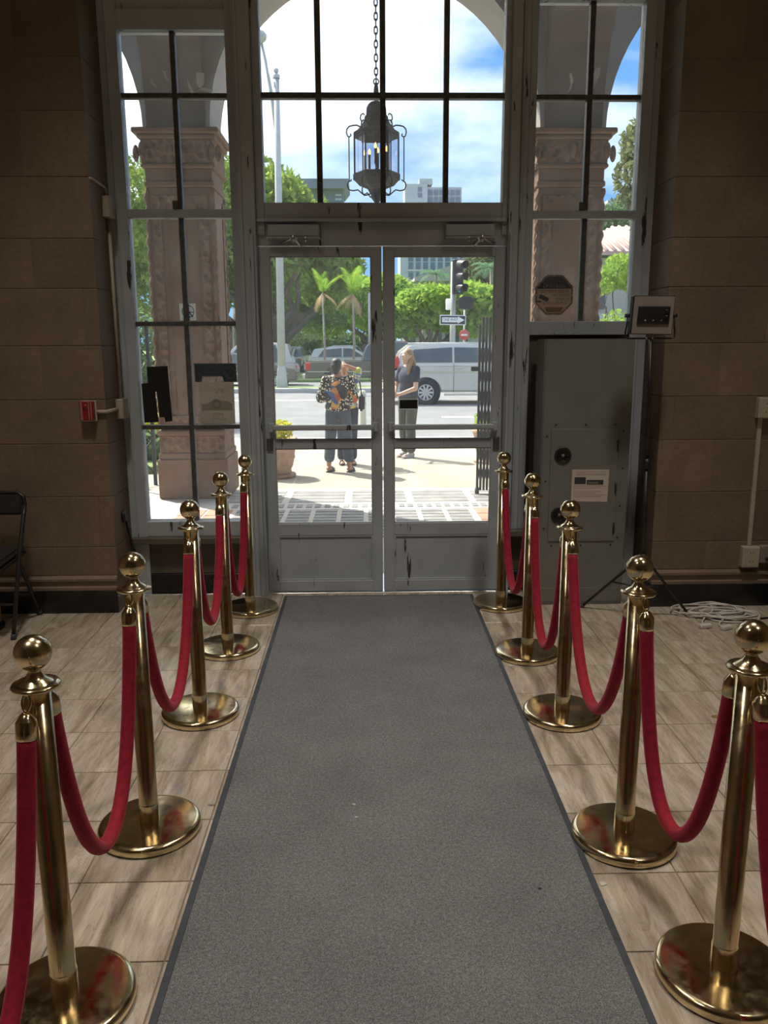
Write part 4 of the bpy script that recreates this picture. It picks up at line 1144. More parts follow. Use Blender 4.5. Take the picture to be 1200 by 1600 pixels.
# terracotta piers
def pier(cx, label):
    t = T('portico_pier', label, 'pillar', (cx, (AY0 + AY1) / 2, PZ), 'terracotta piers of the portico')
    h = 0.34
    def ring(nm, e, z0, z1, m_, bev=0.006):
        return MB().box(cx - h - e, cx + h + e, AY0 - e, AY1 + e, z0, z1).build(nm, m_, t, bevel=bev)
    ring('plinth', 0.045, PZ, 0.40, MT['terra'], 0.01)
    ring('plinth_cap', 0.03, 0.40, 0.47, MT['terra'], 0.012)
    fr_ = ring('base_frieze', 0.015, 0.47, 0.66, MT['relief'])
    ring('base_moulding', 0.035, 0.66, 0.72, MT['terra'], 0.015)
    sh = ring('shaft', 0.0, 0.72, 3.24, MT['terra'], 0.01)
    # moulded frame on the visible faces
    for (a0, a1) in ((-h + 0.05, -h + 0.14), (h - 0.14, h - 0.05)):
        MB().box(cx + a0, cx + a1, AY0 - 0.014, AY0 - 0.0005, 0.80, 3.16).build('moulded_strip', MT['relief'], sh, bevel=0.004)
    MB().box(cx - h + 0.14, cx + h - 0.14, AY0 - 0.014, AY0 - 0.0005, 0.80, 0.88).build('moulded_strip', MT['relief'], sh, bevel=0.004)
    MB().box(cx - h + 0.14, cx + h - 0.14, AY0 - 0.014, AY0 - 0.0005, 3.08, 3.16).build('moulded_strip', MT['relief'], sh, bevel=0.004)
    sd = 1 if cx < 0 else -1
    xf = cx + sd * h
    for (y0, y1) in ((AY0 + 0.05, AY0 + 0.13), (AY1 - 0.13, AY1 - 0.05)):
        MB().box(min(xf, xf + sd * 0.014), max(xf, xf + sd * 0.014), y0, y1, 0.80, 3.16).build('moulded_strip', MT['relief'], sh, bevel=0.004)
    # rope mouldings at the corners
    for (ax_, ay_) in ((cx - h, AY0), (cx + h, AY0), (xf, AY1)):
        pts, rad = [], []
        for i in range(121):
            z = 0.74 + 2.48 * i / 120
            a = i * 0.9
            pts.append((ax_ + 0.010 * math.cos(a), ay_ + 0.010 * math.sin(a), z)); rad.append(0.022)
        MB().tube(pts, rad, 6).build('rope_moulding', MT['terra'], sh)
    # dentil course up each strip
    dt = MB()
    for i in range(34):
        z = 0.84 + i * 0.068
        dt.box(cx - h + 0.165, cx - h + 0.195, AY0 - 0.012, AY0 + 0.002, z, z + 0.04)
        dt.box(cx + h - 0.195, cx + h - 0.165, AY0 - 0.012, AY0 + 0.002, z, z + 0.04)
    o = dt.build('dentil_course', MT['terra'], sh); o['kind'] = 'stuff'
    ring('necking', 0.02, 3.24, 3.30, MT['terra'], 0.012)
    ring('neck_frieze', 0.005, 3.30, 3.42, MT['terra'])
    ring('astragal', 0.04, 3.42, 3.47, MT['terra'], 0.016)
    ring('capital', 0.028, 3.47, 3.70, MT['relief'])
    for (ax_, ay_) in ((cx - h - 0.02, AY0 - 0.02), (cx, AY0 - 0.03), (cx + h + 0.02, AY0 - 0.02)):
        lf = MB()
        for k in range(3):
            lf.sphere((ax_ + (k - 1) * 0.06, ay_ - 0.012 * (k == 1), 3.56 + 0.03 * (k == 1)), (0.034, 0.022, 0.085), 10, 6)
        lf.build('capital_leaf', MT['relief'], t)
    ring('abacus_bed', 0.06, 3.70, 3.745, MT['terra'], 0.014)
    ring('abacus', 0.10, 3.745, 3.80, MT['terra'], 0.012)
pier(ACX - AR - 0.34, 'carved terracotta pier seen through the left side window')
pier(ACX + AR + 0.34, 'carved terracotta pier seen through the right side window')
pier(cent[0] - AR - 0.34, 'carved terracotta pier far along the arcade beyond the left window')
pier(cent[2] + AR + 0.34, 'carved terracotta pier far along the arcade beyond the right window')

# ------------------------------------------------------------------ hanging porch lantern
lx, ly = 0.112, 7.4
ln = T('porch_lantern', 'black wrought iron lantern with candle bulbs hanging on a chain in the porch', 'lantern', (lx, ly, 2.9))
def hexring(mb, r, z0, z1, r1=None, n_=6):
    mb.lathe([(r, z0), (r1 if r1 is not None else r, z1)], (lx, ly, 0), n_, smooth=False)
lk = MB()
z = 3.80
k = 0
while z < 5.98:
    a = k % 2
    ring = [(lx + (0.014 * math.cos(t_) if a else 0), ly + (0 if a else 0.014 * math.cos(t_)), z + 0.032 * math.sin(t_)) for t_ in [2 * math.pi * i / 12 for i in range(12)]]
    o = MB().tube(ring, 0.006, 6, closed=True).build('chain_link', MT['iron'], ln)
    z += 0.052; k += 1
MB().tube([(lx + 0.022 * math.cos(t_), ly, 3.775 + 0.022 * math.sin(t_)) for t_ in [2 * math.pi * i / 16 for i in range(16)]], 0.006, 6, closed=True).build('top_ring', MT['iron'], ln)
MB().lathe([(0.0, 3.77), (0.012, 3.765), (0.017, 3.735), (0.022, 3.70), (0.013, 3.65), (0.018, 3.625), (0.05, 3.615), (0.072, 3.595), (0.075, 3.58)], (lx, ly, 0), 14).build('stem', MT['iron'], ln)
MB().lathe([(0.075, 3.585), (0.082, 3.575), (0.085, 3.52), (0.098, 3.505), (0.10, 3.49)], (lx, ly, 0), 6, smooth=False).build('crown', MT['iron'], ln)
MB().lathe([(0.095, 3.495), (0.115, 3.455), (0.155, 3.405), (0.19, 3.385), (0.195, 3.365), (0.185, 3.36)], (lx, ly, 0), 6, smooth=False).build('roof', MT['iron'], ln)
MB().lathe([(0.188, 3.365), (0.192, 3.35), (0.188, 3.335)], (lx, ly, 0), 6, smooth=False).build('upper_band', MT['iron'], ln)
MB().lathe([(0.185, 3.06), (0.20, 3.05), (0.20, 3.005), (0.185, 2.995)], (lx, ly, 0), 6, smooth=False).build('lower_band', MT['iron'], ln)
MB().lathe([(0.185, 2.996), (0.145, 2.955), (0.065, 2.925), (0.05, 2.90), (0.048, 2.86), (0.025, 2.83), (0.018, 2.815), (0.030, 2.80), (0.030, 2.775), (0.014, 2.765), (0.0, 2.76)], (lx, ly, 0), 6, smooth=False).build('bottom_cone', MT['iron'], ln)
for i in range(6):
    a = i * math.pi / 3; b_ = (i + 1) * math.pi / 3
    ca, sa = math.cos(a), math.sin(a)
    MB().cyl((lx + 0.186 * ca, ly + 0.186 * sa, 3.02), (lx + 0.186 * ca, ly + 0.186 * sa, 3.36), 0.008, n=6).build('corner_bar', MT['iron'], ln)
    p0 = (lx + 0.182 * ca, ly + 0.182 * sa); p1_ = (lx + 0.182 * math.cos(b_), ly + 0.182 * math.sin(b_))
    MB().add([(p0[0], p0[1], 3.05), (p1_[0], p1_[1], 3.05), (p1_[0], p1_[1], 3.345), (p0[0], p0[1], 3.345)], [(0, 1, 2, 3)]).build('glass_pane', MT['clear'], ln)
    # outer rod with scroll brackets
    ro = 0.232
    sc2 = [(0.135, 3.425), (0.165, 3.438), (0.20, 3.435), (0.228, 3.428), (0.247, 3.408), (0.252, 3.38), (0.243, 3.352), (0.228, 3.346), (0.214, 3.356), (0.218, 3.372)]
    lowr = [(0.216, 3.01), (0.218, 2.998), (0.232, 2.995), (0.245, 2.98), (0.25, 2.955), (0.235, 2.925), (0.20, 2.918), (0.16, 2.925), (0.13, 2.90), (0.105, 2.88), (0.075, 2.885), (0.05, 2.895)]
    for pl_ in (sc2, lowr, [(0.12, 3.46), (0.135, 3.49), (0.128, 3.52), (0.108, 3.53), (0.10, 3.515)]):
        MB().tube([(lx + r_ * ca, ly + r_ * sa, z_) for r_, z_ in pl_], 0.006, 6).build('scroll', MT['iron'], ln)
    MB().cyl((lx + ro * ca, ly + ro * sa, 2.995), (lx + ro * ca, ly + ro * sa, 3.35), 0.0055, n=6).build('outer_rod', MT['iron'], ln)
    if i % 1 == 0:
        rr_ = 0.075 + 0.03 * (i % 2); an = a + 0.4
        bx_, by_ = lx + rr_ * math.cos(an), ly + rr_ * math.sin(an); bz = 3.19 + 0.025 * ((i * 2) % 3)
        cn = MB().cyl((bx_, by_, bz - 0.12), (bx_, by_, bz), 0.010, n=8).build('candle_sleeve', MT['iron'], ln)
        MB().lathe([(0.0, 0.0), (0.010, 0.006), (0.0125, 0.02), (0.008, 0.036), (0.0, 0.05)], (bx_, by_, bz), 10).build('flame_bulb', MT['bulb'], cn)
        MB().tube([(bx_, by_, bz - 0.12), (lx + rr_ * 0.5 * math.cos(an), ly + rr_ * 0.5 * math.sin(an), bz - 0.15), (lx, ly, bz - 0.11)], 0.005, 6).build('candle_arm', MT['iron'], ln)
MB().cyl((lx, ly, 2.95), (lx, ly, 3.40), 0.008, n=8).build('centre_rod', MT['iron'], ln)

# ------------------------------------------------------------------ folding security gates
def folding_gate(x0, x1, y, z0, z1, n, label):
    t = T('folding_gate', label, 'gate', ((x0 + x1) / 2, y, z0), 'black folding gates between the piers')
    dx = (x1 - x0) / (n - 1)
    for i in range(n):
        x = x0 + dx * i
        MB().box(x - 0.0125, x + 0.0125, y - 0.016, y + 0.016, z0 + (0.02 if i not in (0, n - 1) else 0), z1 - (0.08 if i == 0 else 0)).build('upright', MT['iron'], t, bevel=0.002)
    nb = 7
    for i in range(n - 1):
        xa, xb = x0 + dx * i, x0 + dx * (i + 1)
        for k in range(nb):
            za = z0 + 0.10 + (z1 - z0 - 0.42) * k / nb; zb = za + 0.26
            MB().tube([(xa, y - 0.018, za), (xb, y - 0.018, zb)], 0.006, 4).build('lattice_bar', MT['iron'], t)
            MB().tube([(xa, y + 0.018, zb), (xb, y + 0.018, za)], 0.006, 4).build('lattice_bar', MT['iron'], t)
    MB().box(x0 - 0.09, x0 - 0.012, y - 0.014, y + 0.014, z0 + (z1 - z0) * 0.70, z0 + (z1 - z0) * 0.725).build('hasp', MT['iron'], t)
    MB().cyl((x0, y, z0 - 0.02), (x0, y, z0 + 0.05), 0.024, n=10).build('caster', MT['iron'], t)
    return t
folding_gate(1.262, 1.485, 9.18, -0.02, 1.92, 7, 'black folding gate pushed aside behind the right door glass')
gl_ = T('folding_gate', 'black folding gate with crossed bars seen through the left side window', 'gate', (-2.72, 10.3, -0.1), 'black folding gates between the piers')
for x in (-2.66, -3.02, -3.38):
    MB().box(x - 0.02, x + 0.02, 10.28, 10.32, -0.10, 1.93).build('upright', MT['iron'], gl_, bevel=0.003)
for k in range(4):
    for (xa, xb) in ((-3.02, -2.66), (-3.38, -3.02)):
        z0 = 0.02 + 0.48 * k
        MB().tube([(xa, 10.27, z0), (xb, 10.27, z0 + 0.47)], 0.008, 6).build('lattice_bar', MT['iron'], gl_)
        MB().tube([(xa, 10.33, z0 + 0.47), (xb, 10.33, z0)], 0.008, 6).build('lattice_bar', MT['iron'], gl_)

# ================================================================== STREET
SZ, RZ = -0.10, -0.16
sw = MB().box(-40, 40, 9.6, 15.3, -0.5, SZ).build('sidewalk', MT['concrete'])
tag(sw, 'sunlit concrete sidewalk in front of the porch', kind='structure')
for k in range(-6, 7):
    MB().box(k * 1.55 + 0.62, k * 1.55 + 0.632, 9.62, 15.1, SZ - 0.001, SZ + 0.0008).build('joint', MT['kerb'], sw)
tag(MB().box(-40, 40, 15.3, 15.5, -0.5, SZ + 0.005).build('kerb_near', MT['kerb'], bevel=0.02), 'near kerb of the street', kind='structure')
rd = MB().box(-200, 200, 15.5, 31.0, -0.6, RZ).build('road', MT['asphalt'])
tag(rd, 'grey asphalt street with white markings', kind='structure')
def mark(poly, nm='road_marking'):
    MB().prism(poly, RZ + 0.0005, RZ + 0.003, U=(1, 0, 0), V=(0, 1, 0), W=(0, 0, 1)).build(nm, MT['road_paint'], rd)
mark([(1.9, 20.25), (6.0, 20.25), (6.0, 20.6), (1.9, 20.6)])
mark([(-12, 26.8), (-1.2, 26.8), (-1.2, 27.0), (-12, 27.0)])
mark([(1.35, 17.9), (3.0, 18.5), (3.0, 18.3), (1.9, 17.9), (3.0, 17.35), (3.0, 17.1)])
mark([(-40, 15.62), (40, 15.62), (40, 15.78), (-40, 15.78)])
tag(MB().box(-200, 200, 31.0, 31.3, -0.5, RZ + 0.17).build('kerb_far', MT['kerb'], bevel=0.02), 'far kerb of the street', kind='structure')
tag(MB().box(-200, 200, 31.3, 32.6, -0.5, RZ + 0.16).build('lawn_strip', MT['lawn']), 'grass strip along the far kerb', kind='structure')
tag(MB().box(-200, 200, 32.6, 40.0, -0.6, RZ).build('road_far', MT['asphalt']), 'second carriageway beyond the grass strip', kind='structure')
tag(MB().box(-500, 500, 40.0, 700.0, -0.7, RZ + 0.08).build('lawn', MT['lawn']), 'park lawn beyond the street', kind='structure')
# planting bed and pale wall seen through the left window
tag(MB().box(-14, -2.9, 11.2, 15.3, -0.12, 0.0).build('planting_bed', MT['lawn']), 'planting bed beside the sidewalk on the left', kind='structure')

def foliage(centers, n, size, seed, flat=0.0, droop=0.0):
    """many small two-triangle leaves scattered over the shells of several clumps"""
    r = np.random.default_rng(seed)
    cs = np.array([c[0] for c in centers], float); rs = np.array([c[1] for c in centers], float)
    wgt = (rs[:, 0] * rs[:, 1] + rs[:, 0] * rs[:, 2]); wgt /= wgt.sum()
    idx = r.choice(len(cs), n, p=wgt)
    d = r.normal(size=(n, 3)); d /= np.linalg.norm(d, axis=1)[:, None]
    rad = r.uniform(0.45, 1.05, n) ** 0.6
    P = cs[idx] + d * rs[idx] * rad[:, None]
    a = r.normal(size=(n, 3)); a[:, 2] = a[:, 2] * (1 - flat) - droop; a /= np.linalg.norm(a, axis=1)[:, None]
    b_ = np.cross(a, r.normal(size=(n, 3))); b_ /= np.linalg.norm(b_, axis=1)[:, None] + 1e-9
    s_ = size * r.uniform(0.6, 1.3, n)[:, None]
    V = np.stack([P - a * s_, P + b_ * s_ * 0.42, P + a * s_, P - b_ * s_ * 0.42], 1).reshape(-1, 3)
    me = bpy.data.meshes.new('foliage')
    me.vertices.add(4 * n); me.vertices.foreach_set('co', V.ravel())
    me.loops.add(4 * n); me.loops.foreach_set('vertex_index', np.arange(4 * n))
    me.polygons.add(n); me.polygons.foreach_set('loop_start', np.arange(0, 4 * n, 4)); me.polygons.foreach_set('loop_total', np.full(n, 4))
    me.update(calc_edges=True)
    return me

def crown(name, t, centers, n, size, m_, seed, **kw):
    off = wloc(t)
    cs = [((c[0][0] - off.x, c[0][1] - off.y, c[0][2] - off.z), c[1]) for c in centers]
    me = foliage(cs, n, size, seed, **kw)
    me.materials.append(m_)
    return link(name, me, t)

def limbs(t, base, tips, r0, seed, fork=0.35, nm='branch'):
    """trunk and forking branches from base to each tip"""
    r = random.Random(seed)
    base = Vector(base)
    cen = sum((Vector(p) for p in tips), Vector()) / len(tips)
    f = base.lerp(cen, fork); f.x = base.x + (cen.x - base.x) * 0.2; f.y = base.y
    off = Vector((0.05 * r0, 0, 0))
    MB().tube([base, base.lerp(f, 0.3) + off, base.lerp(f, 0.7) - off, f], [r0 * 1.35, r0, r0 * 0.9, r0 * 0.85], 10).build('trunk', MT['bark'], t)
    for p in tips:
        p = Vector(p)
        pts = [f]
        for i in range(1, 7):
            q = f.lerp(p, i / 6)
            q += Vector((r.uniform(-1, 1), r.uniform(-1, 1), r.uniform(-.6, .9))) * (p - f).length * 0.06
            pts.append(q)
        MB().tube(pts, [r0 * 0.62 * (1 - 0.8 * i / 6) for i in range(7)], 7).build(nm, MT['bark'], t)

def tree(label, base, tips, r0, clumps, n, size, m_, seed, fork=0.35, group='street and park trees', name='shade_tree', **kw):
    t = T(name, label, 'tree', base, group)
    if tips: limbs(t, base, tips, r0, seed, fork)
    crown('crown', t, clumps, n, size, m_, seed, **kw)
    return t
def E3(x, y, z, a, b_=None, c=None): return ((x, y, z), (a, b_ or a, c or a))
# big spreading tree behind the pickup
tree('large spreading shade tree with dark forking limbs behind the grey pickup', (-4.6, 47, RZ), [(-8.5, 46, 6.2), (-6.2, 48, 7.5), (-3.2, 46, 5.4), (-1.9, 48, 4.6), (-5.5, 44, 5.6), (-7.6, 49, 4.2), (-3.4, 45, 7.4), (-9.5, 46, 4.0), (-2.6, 46, 3.4), (-6.8, 45, 3.0), (-1.4, 47, 5.6), (-8.0, 45, 5.2)], 0.46,
     [E3(-6.5, 47, 8.6, 3.8, 3, 2.9), E3(-9.5, 47, 7.0, 3, 3, 2.2), E3(-3.6, 47, 7.6, 2.6, 2.6, 2.0), E3(-1.6, 48, 6.0, 1.6, 2, 1.2), E3(-5.0, 45, 6.0, 2.0, 2, 0.9), E3(-8.5, 47, 4.6, 1.6, 2, 0.9), E3(-2.2, 48, 4.3, 1.2, 2, 0.9)], 11000, 0.30, MT['leaf'], 21, fork=0.30)
tree('smaller forked tree between the street lamp and the young palms', (-6.3, 52, RZ), [(-8.2, 52, 5.5), (-5.2, 53, 5.8), (-6.9, 51, 6.8)], 0.36,
     [E3(-7.2, 53, 6.4, 2.6, 2.4, 1.7), E3(-4.6, 54, 5.6, 2.2, 2, 1.3)], 4500, 0.28, MT['leaf_bright'], 22)
tree('leafy tree right of the young palms beside the door mullion', (1.0, 58, RZ), [(-0.8, 58, 4.6), (1.6, 58, 5.0), (2.6, 58, 4.2)], 0.34,
     [E3(-0.4, 58, 4.8, 2.0, 2, 1.3), E3(1.8, 58, 5.0, 1.6, 2, 1.2), E3(0.6, 58, 3.4, 1.7, 2, 0.8)], 5000, 0.28, MT['leaf_bright'], 23)
# right-hand spreading tree under the palms
tree('broad light green tree behind the white minivan', (3.1, 46, RZ), [(1.6, 46, 2.6), (2.6, 45, 3.3), (4.4, 46, 3.3), (5.6, 46, 2.7), (7.0, 46, 3.0), (2.0, 45, 2.0), (4.9, 45, 2.2), (3.6, 45, 3.0)], 0.28,
     [E3(2.0, 46, 3.3, 1.6, 1.6, 0.75), E3(3.6, 46, 3.9, 1.9, 1.6, 0.85), E3(5.6, 46, 3.9, 1.7, 1.6, 1.0), E3(7.3, 46, 3.6, 1.7, 1.8, 1.1), E3(1.9, 46, 2.5, 1.0, 1.4, 0.55), E3(4.2, 46, 2.9, 1.5, 1.4, 0.6), E3(6.2, 46, 2.7, 1.5, 1.6, 0.7)], 12000, 0.24, MT['leaf_bright'], 24, fork=0.34)
tree('tall grey green tree at the right edge of the right door glass', (8.6, 60, RZ), [(7.6, 60, 6), (9.4, 60, 7), (8.8, 60, 8)], 0.36,
     [E3(8.6, 60, 6.8, 1.7, 2, 2.0), E3(9.6, 60, 5.2, 2.2, 2, 1.7)], 9000, 0.19, MT['leaf_olive'], 25)
# trees close by, left window
tree('dense sunlit tree beyond the terracotta pier in the left window', (-6.6, 21, RZ), [(-7.2, 21, 4.6), (-5.6, 21, 4.9), (-6.2, 21, 5.8), (-5.3, 20.5, 3.2)], 0.24,
     [E3(-6.3, 21, 5.2, 1.5, 1.3, 1.1), E3(-5.5, 20.5, 4.1, 0.8, 0.9, 0.9), E3(-7.4, 21, 4.2, 1.3, 1.2, 1.1), E3(-5.4, 20.6, 2.9, 0.7, 0.8, 0.7), E3(-6.3, 21, 3.2, 1.0, 0.9, 0.8)], 13000, 0.085, MT['leaf'], 26, droop=0.4)
# trees close by, right window
tree('tree with drooping leafy twigs at the edge of the right window', (6.6, 18, RZ), [(5.6, 18, 5.6), (5.5, 18, 4.9), (5.9, 18, 6.3), (7.2, 18, 5.8)], 0.16,
     [E3(5.72, 18, 5.65, 0.42, 0.5, 0.5), E3(5.58, 18, 5.0, 0.36, 0.5, 0.5), E3(6.6, 18, 5.6, 0.9, 0.8, 0.9), E3(5.85, 18, 4.3, 0.26, 0.4, 0.4), E3(6.3, 18, 4.9, 0.6, 0.6, 0.6)], 5200, 0.085, MT['leaf_olive'], 27, droop=0.6)
tree('small multi stemmed tree in front of the tile roofed house', (6.75, 22.5, RZ), [(6.2, 22.5, 3.2), (6.8, 22.5, 3.6), (7.3, 22.5, 3.3), (6.4, 22.5, 2.9)], 0.06,
     [E3(6.80, 22.5, 3.50, 0.48, 0.5, 0.45), E3(6.35, 22.5, 3.15, 0.34, 0.4, 0.28), E3(7.25, 22.5, 3.3, 0.45, 0.5, 0.4)], 1700, 0.085, MT['leaf_bright'], 28, fork=0.45)
tree('dark spreading tree standing behind the tile roofed house', (14.2, 50, RZ), [(13, 50, 7), (15, 50, 8)], 0.4,
     [E3(13.4, 50, 8.0, 1.6, 1.6, 1.1), E3(15.2, 50, 8.6, 1.7, 1.6, 1.3), E3(14.2, 50, 7.2, 2.0, 1.8, 1.0)], 6000, 0.16, MT['leaf_dark'], 29)
# hedges and shrubs
def shrub(name, label, base, clumps, n, size, m_, seed, cat='shrub', **kw):
    t = T(name, label, cat, base)
    st_ = MB()
    for c_ in clumps[:5]:
        st_.tube([base, Vector(base).lerp(Vector(c_[0]), 0.5) + Vector((0.02, 0, 0)), c_[0]], [0.02, 0.014, 0.008], 6)
    st_.build('stems', MT['bark'], t)
    crown('foliage', t, clumps, n, size, m_, seed, **kw)
    return t
shrub('clipped_hedge', 'bright green clipped hedge at the foot of the right window view', (4.9, 16, SZ), [E3(4.2, 16, 1.45, 0.5, 0.5, 0.62), E3(4.8, 16, 1.6, 0.5, 0.5, 0.65), E3(5.4, 16, 1.65, 0.5, 0.5, 0.65), E3(4.7, 16, 0.7, 0.9, 0.5, 0.8), E3(5.5, 16, 0.7, 0.7, 0.5, 0.8)], 7000, 0.05, MT['leaf_bright'], 30, cat='hedge')
shrub('croton_bush', 'yellow leaved bush low in the left side window', (-3.45, 13.2, 0), [E3(-3.55, 13.2, 0.28, 0.36, 0.3, 0.30), E3(-3.25, 13.2, 0.42, 0.26, 0.26, 0.28), E3(-3.8, 13.3, 0.45, 0.3, 0.3, 0.3)], 1500, 0.055, MT['leaf_yellow'], 31)
shrub('strap_leaf_plant', 'dark strap leaved plant below the yellow bush in the left window', (-3.1, 12.0, 0), [E3(-3.15, 12.0, 0.18, 0.32, 0.25, 0.22), E3(-2.95, 12.1, 0.12, 0.2, 0.2, 0.15)], 700, 0.10, MT['leaf_dark'], 32, droop=0.3)
shrub('dark_shrub', 'dark leafy shrub behind the iron gate in the left window', (-4.3, 15.0, 0), [E3(-4.2, 15.0, 1.6, 0.7, 0.5, 0.7), E3(-4.6, 15.0, 0.9, 0.7, 0.5, 0.8), E3(-3.9, 15.0, 0.8, 0.4, 0.4, 0.6)], 4000, 0.07, MT['leaf_dark'], 33)

def palm(label, base, h, nf, L, m_, seed, r=0.09, dead=0, name='palm_tree', upright=0.5, leaflets=26, curl=0.11):
    t = T(name, label, 'palm', base, 'palms across the street')
    rr = random.Random(seed)
    b0 = Vector(base); top = b0 + Vector((rr.uniform(-.1, .1), 0, h))
    MB().tube([b0, b0.lerp(top, 0.4) + Vector((0.05, 0, 0)), top], [r * 1.3, r, r * 0.8], 10).build('trunk', MT['palm_trunk'], t)
    def frond(az, el, mm, Lf, nm):
        u = Vector((math.cos(az), math.sin(az), 0)); mb = MB()
        pts = []; p = top.copy(); e = el
        for i in range(13):
            pts.append(p.copy())
            p = p + (u * math.cos(e) + Vector((0, 0, math.sin(e)))) * (Lf / 12)
            e -= curl + 0.05 * (i / 12)
        mb.tube(pts, [0.022 * (1 - i / 14) for i in range(13)], 5)
        side = Vector((-u.y, u.x, 0))
        for i in range(leaflets):
            f = 0.12 + 0.88 * i / leaflets
            k = min(11, int(f * 12)); q = pts[k].lerp(pts[k + 1], f * 12 - k) if k < 12 else pts[12]
            dv = (pts[k + 1] - pts[k]).normalized()
            ll = Lf * 0.30 * math.sin(math.pi * (0.15 + 0.8 * f)) + 0.05
            for s_ in (-1, 1):
                tip = q + side * s_ * ll * 0.75 + dv * ll * 0.45 - Vector((0, 0, ll * 0.35))
                w_ = dv * Lf * 0.013
                mb.add([q - w_, q + w_, tip], [(0, 1, 2)])
        mb.build(nm, mm, t, fix=False)
    for i in range(nf):
        frond(2 * math.pi * i / nf + rr.uniform(-.25, .25), upright + rr.uniform(-0.45, 0.35), m_, L * rr.uniform(0.8, 1.1), 'frond')
    for i in range(dead):
        frond(2 * math.pi * i / max(dead, 1) + 0.4, -0.35 + rr.uniform(-.5, .3), MT['frond_dry'], L * 0.75, 'dry_frond')
    return t
palm('young palm with upright bright fronds left of centre in the left door glass', (-1.86, 38, RZ), 4.0, 5, 1.2, MT['frond'], 41, 0.05, 3, upright=1.4, curl=0.055)
palm('young palm with upright fronds near the mullion in the left door glass', (-0.60, 42, RZ + 0.08), 4.1, 6, 1.6, MT['frond'], 42, 0.06, 4, upright=1.35, curl=0.06)
palm('tall grey green palm above the broad tree behind the signal', (4.35, 62, RZ), 5.4, 13, 2.1, MT['frond_far'], 43, 0.13, 0, upright=0.55)
palm('short grey green palm left of the tall palm in the right door glass', (2.15, 62, RZ), 4.7, 11, 1.3, MT['frond_far'], 44, 0.11, 0, upright=0.55)
palm('palm right of the traffic signal in the right door glass', (7.1, 60, RZ), 5.3, 12, 1.7, MT['frond_far'], 45, 0.12, 0, upright=0.55)
palm('palm at the top right corner of the right door glass', (8.3, 56, RZ), 6.6, 12, 1.9, MT['frond_far'], 46, 0.12, 0, upright=0.55)
palm('palm hidden partly by the signal head', (5.6, 66, RZ), 7.0, 12, 1.8, MT['frond_far'], 47, 0.12, 0, upright=0.55)

# ------------------------------------------------------------------ buildings
MT['tower_wall'] = mat('pale_tower_cladding', (0.46, 0.49, 0.52), 0.6, var=0.05, vs=0.2)
MT['tower_glass'] = mat('blue_tower_glazing', (0.13, 0.17, 0.23), 0.7, var=0.15, vs=0.3, spec=0.15)
MT['grey_tower'] = mat('grey_lilac_cladding', (0.20, 0.20, 0.235), 0.8, var=0.05, vs=0.2)
MT['cream_wall'] = mat('cream_render', (0.46, 0.42, 0.33), 0.85, var=0.06, vs=0.5)
MT['white_wall'] = mat('white_render', (0.46, 0.46, 0.44), 0.85, var=0.05, vs=0.5)
MT['dark_window'] = mat('shaded_glazing', (0.12, 0.12, 0.12), 0.7, var=0.15, vs=0.5, spec=0.15)
MT['roof_tile'] = mat('pink_clay_tile', (0.55, 0.36, 0.30), 0.8, var=0.15, vs=2)
def building(label, x0, x1, y, depth, z1, wallm, winm, cols, rows, zr0, zr1, wfrac=(0.6, 0.6), xr=None, roof=None, group=None):
    t = T('office_tower' if z1 > 30 else 'building', label, 'building', ((x0 + x1) / 2, y, RZ), group)
    MB().box(x0, x1, y, y + depth, RZ, z1).build('walls', wallm, t)
    xa, xb = xr or (x0, x1)
    cw, rh = (xb - xa) / cols, (zr1 - zr0) / rows
    ww, wh = cw * wfrac[0], rh * wfrac[1]
    me = MB().box(-ww / 2, ww / 2, -0.12, 0.05, -wh / 2, wh / 2).mesh('window', winm)
    for r_ in range(rows):
        for c_ in range(cols):
            o = link('window', me, t)
            o.location = (xa + cw * (c_ + 0.5) - (x0 + x1) / 2, 0, zr0 + rh * (r_ + 0.5) - RZ)
    return t
tw = building('pale office tower with blue glazing strips in the right door glass', 10.6, 40, 250, 20, 38, MT['tower_wall'], MT['tower_glass'], 9, 5, 13, 28, (0.68, 0.92), xr=(12.6, 32))
MB().box(12.4, 19.0, 249.7, 249.98, 22.3, 22.9).build('floor_band', MT['tower_wall'], tw)
MB().box(12.4, 19.0, 249.7, 249.98, 19.6, 20.1).build('floor_band', MT['tower_wall'], tw)
b1 = building('dark lilac slab tower with overhanging roof left of the lantern', -34, -5.2, 220, 14, 39.6, MT['grey_tower'], MT['tower_wall'], 1, 9, 30, 39.0, (0.8, 0.45), xr=(-7.4, -5.4))
MB().prism([(-35, 39.6), (-5.0, 39.6), (-3.7, 41.2), (-3.7, 41.9), (-35, 41.9)], 217, 236).build('roof_overhang', MT['grey_tower'], b1)
b2 = building('white hotel block with balconies right of the lantern', 12.9, 19.9, 270, 14, 50.2, MT['white_wall'], MT['grey_tower'], 1, 2, 46.0, 49.4, (0.5, 0.8), xr=(16.2, 18.9))
MB().box(19.9, 30.7, 271, 284, RZ, 49.4).build('walls', MT['white_wall'], b2)
MB().box(17.4, 21.5, 271, 283, 50.2, 51.9).build('roof_house', MT['white_wall'], b2)
for r_ in range(4):
    for c_ in range(6):
        o = MB().box(20.3 + c_ * 1.74, 21.5 + c_ * 1.74, 270.6, 271.0, 40.6 + r_ * 2.15, 42.1 + r_ * 2.15).build('window', MT['grey_tower'], b2)
b3 = building('cream low building with columns behind the signal pole', 4.6, 17, 92, 10, 8.2, MT['cream_wall'], MT['dark_window'], 7, 1, 0.2, 3.2, (0.6, 0.9), xr=(4.8, 11.5))
MB().prism([(5.4, 8.2), (17.6, 8.2), (17.6, 10.2), (10.5, 10.2), (5.4, 8.6)], 91.4, 102).build('roof', MT['cream_wall'], b3)
